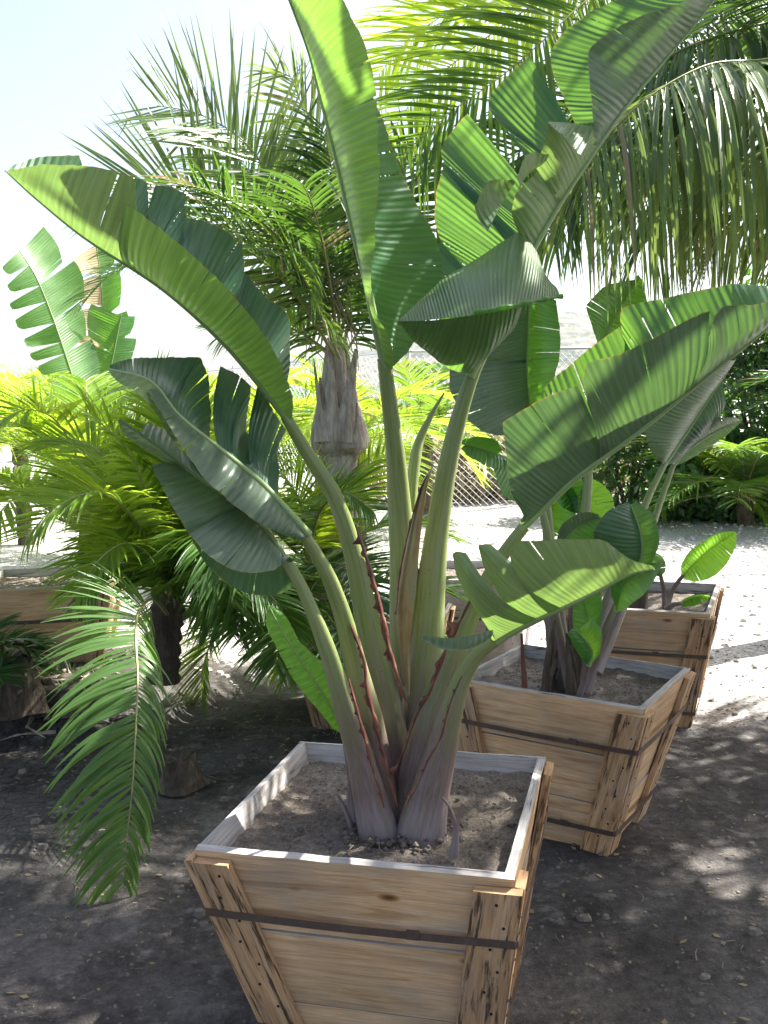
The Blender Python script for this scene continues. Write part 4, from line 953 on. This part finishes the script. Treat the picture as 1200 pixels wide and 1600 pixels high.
# skirt palm beneath the central trunk
PD = bushy_palm('low feather palm with drooping fronds sprouting round the thick grey trunk', P(470, 1000, 4.95), .62, 13, 1.0, .33, GM, 41, el=(10, 75), sag=(60, 110), n_l=64, wid=.016)
for pts, mm in (([(470, 900, 4.9), (420, 900, 4.5), (385, 930, 4.3), (370, 990, 4.2)], GM), ([(480, 880, 4.9), (430, 830, 4.6), (400, 800, 4.4), (370, 830, 4.2)], GM), ([(480, 880, 4.9), (500, 800, 4.7), (540, 770, 4.5), (585, 800, 4.4)], GM),
                ([(480, 880, 4.9), (470, 790, 4.8), (440, 740, 4.7), (400, 720, 4.6)], YM), ([(490, 880, 4.9), (520, 800, 5.0), (560, 740, 5.1), (600, 710, 5.2)], YM), ([(480, 900, 4.8), (520, 880, 4.4), (560, 900, 4.2), (590, 960, 4.1)], DM), ([(480, 900, 4.8), (450, 930, 4.5), (440, 980, 4.35), (430, 1040, 4.3)], GM)):
    frond(PD, PP(pts), 62, .30, .015, mats=mm, droop=.45, N=(0, -.5, .8))
# palms behind: between the trunk and the fence
gr = 'sunlit feather palms before the chain-link fence'
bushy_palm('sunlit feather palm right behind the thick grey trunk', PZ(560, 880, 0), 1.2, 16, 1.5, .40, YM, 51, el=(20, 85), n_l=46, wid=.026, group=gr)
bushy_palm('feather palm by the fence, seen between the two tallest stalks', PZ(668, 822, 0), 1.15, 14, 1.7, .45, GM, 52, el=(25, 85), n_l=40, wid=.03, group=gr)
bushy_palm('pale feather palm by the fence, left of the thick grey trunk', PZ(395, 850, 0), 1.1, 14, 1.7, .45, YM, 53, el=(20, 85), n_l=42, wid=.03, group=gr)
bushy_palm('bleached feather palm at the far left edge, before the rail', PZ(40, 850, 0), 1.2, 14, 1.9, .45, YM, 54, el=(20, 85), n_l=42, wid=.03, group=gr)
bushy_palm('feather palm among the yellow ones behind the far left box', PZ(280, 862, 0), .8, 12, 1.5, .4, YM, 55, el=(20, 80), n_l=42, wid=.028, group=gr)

# -- tall palms on the right whose fronds hang over the yard
KR = dict(dry=.04)
PR = thing('tall_feather_palm', 'tall feather palm at the right edge with long grey-green fronds hanging from above', 'palm', (2.9, 4.7, 0))
ct = Vector((2.55, 4.45, 3.2))
mb = MB(); mb.tube(spline([(2.95, 4.75, -.05), (2.85, 4.68, 1), (2.7, 4.55, 2.2), ct], 40), [.13-.001*i+.006*math.sin(i*2) for i in range(40)], 16); mb.build('trunk', B_GREY, PR)
hang = dict(mats=BM, droop=1.5, vee=-.25, nseg=8)
frond(PR, [ct]+PP([(1290, 60, 3.95), (1200, 92, 3.75), (1110, 100, 3.6), (1030, 140, 3.5), (960, 200, 3.42), (905, 280, 3.38)]), 112, 1.0, .021, N=(-.2, -.3, .9), ang=62, **hang, **KR)
frond(PR, [ct]+PP([(1330, 150, 4.0), (1260, 120, 3.9), (1180, 130, 3.8), (1100, 180, 3.75), (1040, 240, 3.7), (1000, 320, 3.7)]), 104, .85, .020, N=(-.2, -.3, .9), ang=62, **hang, **KR)
frond(PR, [ct]+PP([(1300, 20, 4.3), (1180, 40, 4.2), (1060, 80, 4.1), (950, 150, 4.1), (880, 240, 4.1), (850, 330, 4.1)]), 96, .75, .020, N=(-.1, -.3, .9), ang=60, mats=DM, droop=1.3, vee=-.2, nseg=8)
frond(PR, [ct]+PP([(1330, 330, 4.2), (1250, 300, 4.2), (1170, 320, 4.2), (1110, 390, 4.25)]), 76, .7, .023, N=(-.2, -.3, .9), ang=62, **hang, **KR)
frond(PR, [ct]+PP([(1340, 0, 3.9), (1250, -20, 4.0), (1150, 10, 4.2), (1080, 60, 4.3)]), 76, .7, .023, N=(-.2, -.3, .9), ang=62, mats=DM, droop=1.0)
frond(PR, [ct]+PP([(1340, 250, 3.7), (1270, 220, 3.5), (1200, 230, 3.4), (1140, 300, 3.35)]), 80, .75, .020, N=(-.2, -.3, .9), ang=62, **hang, **KR)
frond(PR, [ct]+PP([(1300, 230, 4.6), (1220, 170, 4.6), (1130, 200, 4.7), (1060, 290, 4.7), (1010, 380, 4.7)]), 92, .75, .020, N=(-.1, -.3, .9), ang=60, mats=DM, droop=1.3, vee=-.2, nseg=8)
# fronds that reach in across the top
PT = thing('tall_feather_palm', 'tall palm beyond the top right corner, its fronds backlit across the top', 'palm', (3.1, 6.6, 0))
c2 = Vector((2.7, 6.3, 4.1))
mb = MB(); mb.tube(spline([(3.1, 6.6, -.05), (3.0, 6.5, 1.5), (2.85, 6.4, 3), c2], 40), [.14-.001*i+.006*math.sin(i*2) for i in range(40)], 16); mb.build('trunk', B_GREY, PT)
top = dict(mats=TG(F_GRN, S_YEL, F_DRY), nseg=7)
frond(PT, [c2]+PP([(1120, -120, 5.6), (1000, -60, 5.2), (905, 10, 5.0), (850, 62, 4.9), (785, 118, 4.85), (715, 168, 4.8), (660, 215, 4.8), (630, 250, 4.8)]), 96, .66, .021, N=(.2, -1, .25), ang=66, droop=.35, vee=.0, t0=.35, **top)
frond(PT, [c2]+PP([(1040, -60, 5.8), (900, -30, 5.8), (800, 30, 5.8), (720, 90, 5.8), (650, 150, 5.8), (600, 230, 5.8)]), 84, .6, .022, N=(.2, -1, .3), ang=62, droop=.5, t0=.3, mats=TG(F_YEL, S_YEL, F_DRY))
frond(PT, [c2]+PP([(1000, 120, 5.5), (920, 220, 5.4), (850, 300, 5.4), (790, 350, 5.4), (740, 440, 5.4)]), 84, .55, .022, N=(.1, -1, .3), ang=62, droop=.7, t0=.2, mats=DM)
frond(PT, [c2]+PP([(1060, 60, 5.3), (960, 130, 5.2), (870, 200, 5.2), (780, 260, 5.2), (700, 330, 5.2), (650, 420, 5.2)]), 84, .55, .022, N=(.1, -1, .3), ang=62, droop=.8, t0=.2, mats=TG(F_DRK, S_YEL, F_DRY))
frond(PT, [c2]+PP([(1000, 250, 5.9), (920, 330, 5.9), (850, 370, 5.9), (800, 430, 5.9)]), 50, .5, .030, N=(.1, -1, .3), ang=62, droop=.9, t0=.2, mats=DM)
frond(PT, [c2]+PP([(1140, -60, 6.4), (1000, -40, 6.6), (860, -30, 6.8), (740, 0, 7), (640, 60, 7.1), (590, 120, 7.1)]), 84, .7, .022, N=(.2, -.8, .5), ang=62, droop=.5, t0=.3, mats=TG(F_YEL, S_YEL, F_DRY))
frond(PT, [c2]+PP([(1200, -100, 5.0), (1130, -60, 4.8), (1050, 20, 4.7), (980, 90, 4.6), (930, 170, 4.6)]), 84, .6, .020, N=(-.1, -.5, .9), ang=62, droop=.9, t0=.2, mats=DM)
# remaining crown of both palms: out of the picture, they shade the yard
rs = random.Random(77)
for root, c, n in ((PR, ct, 3), (PT, c2, 5)):
    for k in range(n):
        az = R(-40+200*k/n) if root is PR else R(-20+240*k/n)
        frond(root, arc(c, az, rs.uniform(1.9, 2.4), rs.uniform(35, 75), rs.uniform(60, 100)), 30, .75, .055, mats=DM, droop=.8, rr=rs)
PS = thing('tall_feather_palm', 'unseen tall palm on the near right side, fronds placed to shade the plants', 'palm', (3.4, 2.6, 0))  # unseen palm, its crown shaped for the shade it casts
c3 = Vector((3.2, 2.7, 3.6))
mb = MB(); mb.tube(spline([(3.4, 2.6, -.05), (3.3, 2.7, 1.8), c3], 40), [.14-.001*i for i in range(40)], 16); mb.build('trunk', B_GREY, PS)
for k in (0, 1, 3.7, 4.4, 5): frond(PS, arc(c3, R(k*60+rs.uniform(-6, 6)), rs.uniform(1.9, 2.4), rs.uniform(25, 75), rs.uniform(60, 90)), 30, .8, .06, mats=DM, droop=.8, rr=rs)  # directions leave a gap so sun reaches the folded leaf flap

for az_, el_ in ((172, 40), (150, 62), (196, 66)): frond(PS, arc(c3, R(az_), 2.2, el_, 70), 26, .8, .055, mats=DM, droop=.7, rr=rs)  # sparse fronds added to dapple the big leaves with shade
PU = thing('tall_feather_palm', 'unseen tall palm added right of the planter row to shade the ground', 'palm', (4.6, 5.0, 0))  # unseen palm, added to darken the ground between the right boxes
c4 = Vector((4.3, 4.9, 3.7))
mb = MB(); mb.tube(spline([(4.6, 5.0, -.05), (4.45, 4.95, 1.8), c4], 40), [.14-.001*i for i in range(40)], 16); mb.build('trunk', B_GREY, PU)
for k in range(13): frond(PU, arc(c4, R(k*27.7+rs.uniform(-6, 6)), rs.uniform(1.7, 2.1), rs.uniform(25, 75), rs.uniform(60, 90)), 30, .8, .06, mats=DM, droop=.8, rr=rs)

# -- dense greenery on the right: bushes and low palms
def shrub(label, base, rad, h, n, size, mt, seed, group=None):
    r_ = random.Random(seed); root = thing('leafy_shrub', label, 'shrub', base, group); b = Vector(base); mb = MB()
    for i in range(n):
        th = r_.uniform(0, 6.283); u = r_.random()**.45; zz = r_.random()
        env = math.sin(math.pi*min(1, .18+.8*zz))**.6
        cl = 1+.35*noise.noise(Vector((math.cos(th)*2, math.sin(th)*2, zz*4+seed)))
        p = b+Vector((math.cos(th)*rad[0]*u*env*cl, math.sin(th)*rad[1]*u*env*cl, zz*h*cl))
        if noise.noise(p*2.2+Vector((seed, 0, 0))) < -.22: continue
        d = Vector((r_.gauss(0, 1), r_.gauss(0, 1), r_.gauss(0, .8)+.4)).normalized(); s_ = d.cross(Vector((r_.gauss(0, 1), r_.gauss(0, 1), r_.gauss(0, 1)))).normalized()
        l = size*r_.uniform(.6, 1.3); w_ = l*.24; n_ = d.cross(s_)
        k = len(mb.v); mb.v.extend([tuple(p), tuple(p+d*l*.5-s_*w_+n_*w_*.4), tuple(p+d*l*.5+s_*w_+n_*w_*.4), tuple(p+d*l), tuple(p+d*l*.5)])
        uo = r_.random()*9
        mb.face([k, k+4, k+1], [(uo, 0), (uo, .5), (uo+.01, .5)]); mb.face([k+4, k+3, k+1], [(uo, .5), (uo, .9), (uo+.01, .5)]); mb.face([k, k+2, k+4], [(uo, 0), (uo+.01, .5), (uo, .5)]); mb.face([k+4, k+2, k+3], [(uo, .5), (uo+.01, .5), (uo, .9)])
    mb.build('foliage', mt, root)
    mb = MB()
    for k in range(9):
        th = r_.uniform(0, 6.28); e = b+Vector((math.cos(th)*rad[0]*.6, math.sin(th)*rad[1]*.6, h*r_.uniform(.5, .9)))
        mb.tube(spline([b-Vector((0, 0, .05)), b.lerp(e, .5)+Vector((0, 0, h*.1)), e], 12), [.03*(1-i/13) for i in range(12)], 6)
    mb.build('branches', B_DARK, root); return root
gs = 'dense dark shrubs along the right side'
shrub('dense dark green shrub at the right edge behind the gravel', (5.0, 13.2, 0), (1.4, .9), 2.6, 9000, .13, F_DRK, 61, gs)
shrub('low bright shrub at the foot of the dark ones', (4.5, 12.7, 0), (1.3, .5), 1.1, 6000, .12, L_BACK, 69, gs)
shrub('dark shrub left of the others, beyond the middle planter box', (3.35, 13.6, 0), (1.0, .8), 1.9, 6500, .12, F_DRK, 62, gs)
shrub('tall shrub reaching up behind the long right leaf', (6.6, 14.5, 0), (1.9, 1.1), 3.6, 9000, .15, L_BACK, 63, gs)
for k, (x, y, h, s_) in enumerate([(-6.2, 31, 2.2, 64), (-2.6, 25, 1.8, 65), (-9.5, 34, 2.6, 66)]):
    shrub(['pale far shrub beyond the fence rail at left', 'pale far shrub beyond the fence left of the grey trunk', 'pale far shrub beyond the fence at the left edge'][k], (x, y, 0), (2.0, 1.2), h, 4000, .25, L_BACK, s_, 'far shrubs beyond the fence')
bushy_palm('bushy green palm in front of the shrubs at the right edge', PZ(1165, 822, 0), .35, 22, 1.9, .5, GM, 71, el=(10, 80), n_l=44, wid=.03)
bushy_palm('low palm with lime fronds beside the dark shrubs', PZ(1090, 812, 0), .5, 9, 1.2, .42, YM, 72, el=(10, 60), n_l=36, wid=.03)
bushy_palm('dark palm standing behind the bushy green one at right', (6.2, 12.2, 0), 1.2, 20, 2.0, .55, DM, 73, el=(10, 80), n_l=44, wid=.034)

# ---------------------------------------------------------------- chain-link fence
def fence(label, A, B, H, pitch=.085, nposts=6):
    A = Vector(A); B = Vector(B); d = (B-A); L = d.length; e = d.normalized(); n = Vector((-e.y, e.x, 0))
    root = thing('chain_link_fence', label, 'fence', A)
    mb = MB()
    def wire(p, q_, s_=1):
        k = len(mb.v); r = .0044; o = n*(.002*s_)
        for x in (p, q_):
            mb.v.extend([tuple(x+o+e*r), tuple(x+o+n*r), tuple(x+o-e*r), tuple(x+o-n*r)])
        for i in range(4): mb.face([k+i, k+(i+1) % 4, k+4+(i+1) % 4, k+4+i])
    x = -H
    while x < L:
        for s_, (xa, xb) in ((1, (x, x+H)), (-1, (x+H, x))):
            za, zb = .04, H-.03
            # clip to 0..L
            p = Vector((xa, za)); q_ = Vector((xb, zb))
            lo, hi = 0.0, 1.0; dx = xb-xa
            if dx > 0: lo = max(lo, (0-xa)/dx); hi = min(hi, (L-xa)/dx)
            else: lo = max(lo, (L-xa)/dx); hi = min(hi, (0-xa)/dx)
            if hi > lo:
                P0 = p.lerp(q_, lo); P1 = p.lerp(q_, hi)
                wire(A+e*P0.x+Vector((0, 0, P0.y)), A+e*P1.x+Vector((0, 0, P1.y)), s_)
        x += pitch*1.0
    mb.build('wire_mesh', GALV, root)
    for i in range(nposts):
        p = A+e*(L*i/(nposts-1)); mb = MB(); mb.tube([p+n*.04-Vector((0, 0, .1)), p+n*.04+Vector((0, 0, H+.04)), p+n*.04+Vector((0, 0, H+.07))], [.03, .03, .012], 12); mb.build('post', GALV, root)
    mb = MB(); mb.tube([A+Vector((0, 0, H)), B+Vector((0, 0, H))], .021, 10); mb.build('top_rail', GALV, root)
fence('long chain-link fence running away to the left behind the palms', (-9.6, 30.5, 0), (.35, 14.9, 0), 2.35, .13, 7)
fence('chain-link fence across the back, seen right of the big stalks', (.42, 14.85, 0), (7.5, 15.6, 0), 2.35, .105, 5)
shrub('dry brown brush heaped behind the chain-link fence', (1.9, 16.0, 0), (2.6, .7), .95, 6000, .16, F_DRY, 85)
shrub('dark leafy scrub behind the dry brush heap', (2.2, 17.6, 0), (3.0, .8), 1.5, 5000, .16, L_BACK, 86)
mb = MB(); rb_ = random.Random(3)
for k in range(150):
    p = PZ(rb_.gauss(628, 55), rb_.gauss(1306, 13), .556); s_ = rb_.uniform(.004, .013); k0 = len(mb.v)
    for (x, y, z) in ((1, 0, 0), (0, 1, 0), (-1, 0, 0), (0, -1, 0), (0, 0, .8), (0, 0, -.8)): mb.v.append(tuple(p+Vector((x, y, z))*s_*rb_.uniform(.6, 1.3)))
    for f_ in ((0, 1, 4), (1, 2, 4), (2, 3, 4), (3, 0, 4), (1, 0, 5), (2, 1, 5), (3, 2, 5), (0, 3, 5)): mb.face([k0+i for i in f_])
tag(mb.build('soil_clods', SOIL), label='soil clods round the foot of the big plant', kind='stuff')
# small things of the yard
mb = MB(); mb.tube(spline([(3.4, 12.4, .02), (3.0, 12.1, .02), (2.5, 12.3, .02), (2.1, 12.9, .02), (3.0, 13.2, .02), (4.3, 12.7, .02), (6, 12.9, .02)], 120), .018, 8)
tag(mb.build('garden_hose', HOSE), 'black irrigation hose lying on the gravel before the dark shrubs', 'hose')

def stump(label, base, r, h, seed, mt):
    rows = []; b = Vector(base); k = 14
    for i in range(k):
        f = i/(k-1); row = []
        for a in range(25):
            th = 2*math.pi*(a % 24)/24
            d = .35*noise.noise(Vector((math.cos(th)*2+seed, math.sin(th)*2, f*1.5)))+.18*noise.noise(Vector((math.cos(th)*6, math.sin(th)*6+seed, f*3)))
            hh = h*f*(1+.35*noise.noise(Vector((math.cos(th)*2, math.sin(th)*2+seed, 4))))
            row.append(b+Vector((math.cos(th)*r*(1.25-.45*f+d), math.sin(th)*r*(1.25-.45*f+d), hh-.06)))
        rows.append(row)
    c = sum(rows[-1][:-1], Vector())/24; rows.append([c.lerp(p, .5)-Vector((0, 0, h*.12)) for p in rows[-1]]); rows.append([c-Vector((0, 0, h*.15)) for p in rows[-1]])
    mb = MB(); mb.grid(rows, lambda a, c_: (0, 0), 0); o = mb.build('tree_stump', mt); return tag(o, label, 'stump')
stump('dark weathered stump beside the hanging frond', P(272, 1222, 3.95)+Vector((0, .1, 0)), .085, .13, 3, B_DARK)
stump('dark rotten stump at the left edge of the bank', P(18, 1090, 4.75), .14, .26, 8, B_DARK)
stump('low rotten root lump under the far left box', P(110, 1085, 4.9), .16, .12, 13, B_DARK)

mb = MB(); rq = random.Random(8)
for k in range(46):
    p = P(rq.uniform(40, 165), rq.uniform(1000, 1085), rq.uniform(4.75, 5.15)); p.z = gh(p.x, p.y)+rq.uniform(.0, .10)
    a = rq.uniform(0, 6.28); l = rq.uniform(.08, .3); e = p+Vector((math.cos(a)*l, math.sin(a)*l, rq.uniform(-.08, .05)))
    mb.tube(spline([p, p.lerp(e, .5)+Vector((rq.uniform(-.05, .05), rq.uniform(-.05, .05), rq.uniform(0, .06))), e], 12), [rq.uniform(.006, .016)*(1-i/14) for i in range(12)], 6)
tag(mb.build('root_tangle', B_GREY), 'tangle of dry grey roots and cut fronds below the far left box', 'roots')
# loose litter: stones, twigs, dry leaf bits (nobody could count them)
def scatter(name, label, n, region, size, mt, seed, kind='stone', zf=gh):
    r_ = random.Random(seed); mb = MB()
    for i in range(n):
        x, y = region(r_); z = zf(x, y); s_ = size*r_.uniform(.4, 1.6)**1.5
        if kind == 'stone':
            k = len(mb.v); th = r_.uniform(0, 6.28)
            pts = [(1, 0, .1), (.5, .8, .05), (-.6, .75, .1), (-1, -.1, 0), (-.4, -.9, .1), (.6, -.7, 0)]
            for (a, b_, c) in pts: mb.v.append((x+s_*(a*math.cos(th)-b_*math.sin(th))*r_.uniform(.7, 1.2), y+s_*(a*math.sin(th)+b_*math.cos(th))*.75, z+s_*c-.002))
            for (a, b_, c) in pts: mb.v.append((x+.6*s_*(a*math.cos(th)-b_*math.sin(th)), y+.6*s_*(a*math.sin(th)+b_*math.cos(th))*.75, z+s_*r_.uniform(.4, .65)))
            for j in range(6): mb.face([k+j, k+(j+1) % 6, k+6+(j+1) % 6, k+6+j])
            mb.face([k+6+j for j in range(6)])
        else:
            th = r_.uniform(0, 6.28); l = s_*r_.uniform(2, 7); d = Vector((math.cos(th), math.sin(th), 0)); p = Vector((x, y, z+.004))
            mb.tube(spline([p, p+d*l*.5+Vector((r_.uniform(-.2, .2)*l, r_.uniform(-.2, .2)*l, l*.06)), p+d*l+Vector((0, 0, .002))], 5), [s_*.12, s_*.14, s_*.12, s_*.1, s_*.05], 4, caps=False)
    o = mb.build(name, mt, smooth=False); return tag(o, label=label, kind='stuff')
near = lambda r_: (r_.uniform(-2.6, 2.6), 2.2+4.2*r_.random()**1.1)
far = lambda r_: (r_.uniform(-3, 5.5), 5.6+8*r_.random())
scatter('loose_stones', 'small stones and clods on the dark soil', 5500, near, .0052, ROCK, 91)
scatter('gravel', 'loose pale gravel stones of the yard', 5200, far, .017, plain('gravel_pale', (.55, .53, .51), .9, 0, .6, 6), 92)
scatter('clods', 'larger clods and stones of the yard', 260, near, .014, ROCK, 99)
mb = MB(); rl = random.Random(17)
for k in range(1300):
    x, y = near(rl); z = gh(x, y)+.004; l = rl.uniform(.008, .035); a = rl.uniform(0, 6.28); u_ = Vector((math.cos(a), math.sin(a), rl.uniform(-.1, .25))); v_ = Vector((-math.sin(a), math.cos(a), rl.uniform(-.2, .3)))*rl.uniform(.12, .4)
    c0 = Vector((x, y, z)); k0 = len(mb.v)
    mb.v.extend([tuple(c0), tuple(c0+u_*l*.4+v_*l), tuple(c0+u_*l), tuple(c0+u_*l*.5-v_*l*.8)]); mb.face([k0, k0+3, k0+2, k0+1], [(0, 0), (.1, .3), (0, .6), (.1, .3)])
tag(mb.build('leaf_litter', F_DRY), label='dry leaf flakes over the dark soil', kind='stuff')
scatter('twigs', 'dry twigs and stalks scattered over the soil', 650, near, .008, TWIG, 93, 'twig')
def insoil(cs):
    def f(r_):
        a, b = r_.uniform(.03, .97), r_.uniform(.03, .97); p = cs[0].lerp(cs[1], a).lerp(cs[3].lerp(cs[2], a), b); return p.x, p.y
    return f
for cs, nm, sd in ((S1, 'nearest', 94), (S2, 'middle', 95)):
    zc = cs[0].z
    scatter('soil_litter', 'bark crumbs and grit lying on the soil of the %s planter' % nm, 500, insoil(cs), .0032, ROCK, sd, 'stone', lambda x, y: zc+.004)
    scatter('soil_litter', 'short dry roots lying on the soil of the %s planter' % nm, 160, insoil(cs), .006, TWIG, sd+10, 'twig', lambda x, y: zc+.006)
# grass and weeds at the foot of the left bank
mb = MB(); rg = random.Random(5)
for k in range(900):
    p = P(rg.gauss(35, 45), rg.gauss(1045, 26), rg.uniform(4.9, 5.3)); p.z = gh(p.x, p.y)
    if p.x > -1.35: continue
    a = rg.uniform(0, 6.28); h = rg.uniform(.04, .13); d = Vector((math.cos(a)*.3, math.sin(a)*.3, 1)); w_ = Vector((-math.sin(a), math.cos(a), 0))*.004
    k0 = len(mb.v); mb.v.extend([tuple(p-w_), tuple(p+w_), tuple(p+d*h*.6+w_*.7), tuple(p+d*h*.6-w_*.7), tuple(p+d*h+Vector((d.x, d.y, -.2))*h*.4)])
    mb.face([k0, k0+1, k0+2, k0+3], [(0, .2)]*4); mb.face([k0+3, k0+2, k0+4], [(0, .3)]*3)
tag(mb.build('grass', F_GRN), label='short green grass tufts at the left edge', kind='stuff')

# ---------------------------------------------------------------- air
mh = bpy.data.materials.new('air'); mh.use_nodes = True; th_ = mh.node_tree; th_.nodes.clear()
pv = th_.nodes.new('ShaderNodeVolumePrincipled'); pv.inputs['Density'].default_value = .00009; pv.inputs['Color'].default_value = (.93, .96, 1, 1); pv.inputs['Anisotropy'].default_value = .3
ou = th_.nodes.new('ShaderNodeOutputMaterial'); th_.links.new(pv.outputs[0], ou.inputs['Volume'])
mb = MB(); mb.box(Vector((0, 900, 49)), Vector((1000, 0, 0)), Vector((0, 960, 0)), Vector((0, 0, 53)))
hz = mb.build('haze', mh, smooth=False); tag(hz, kind='stuff', label='pale sunlit haze over the distance')
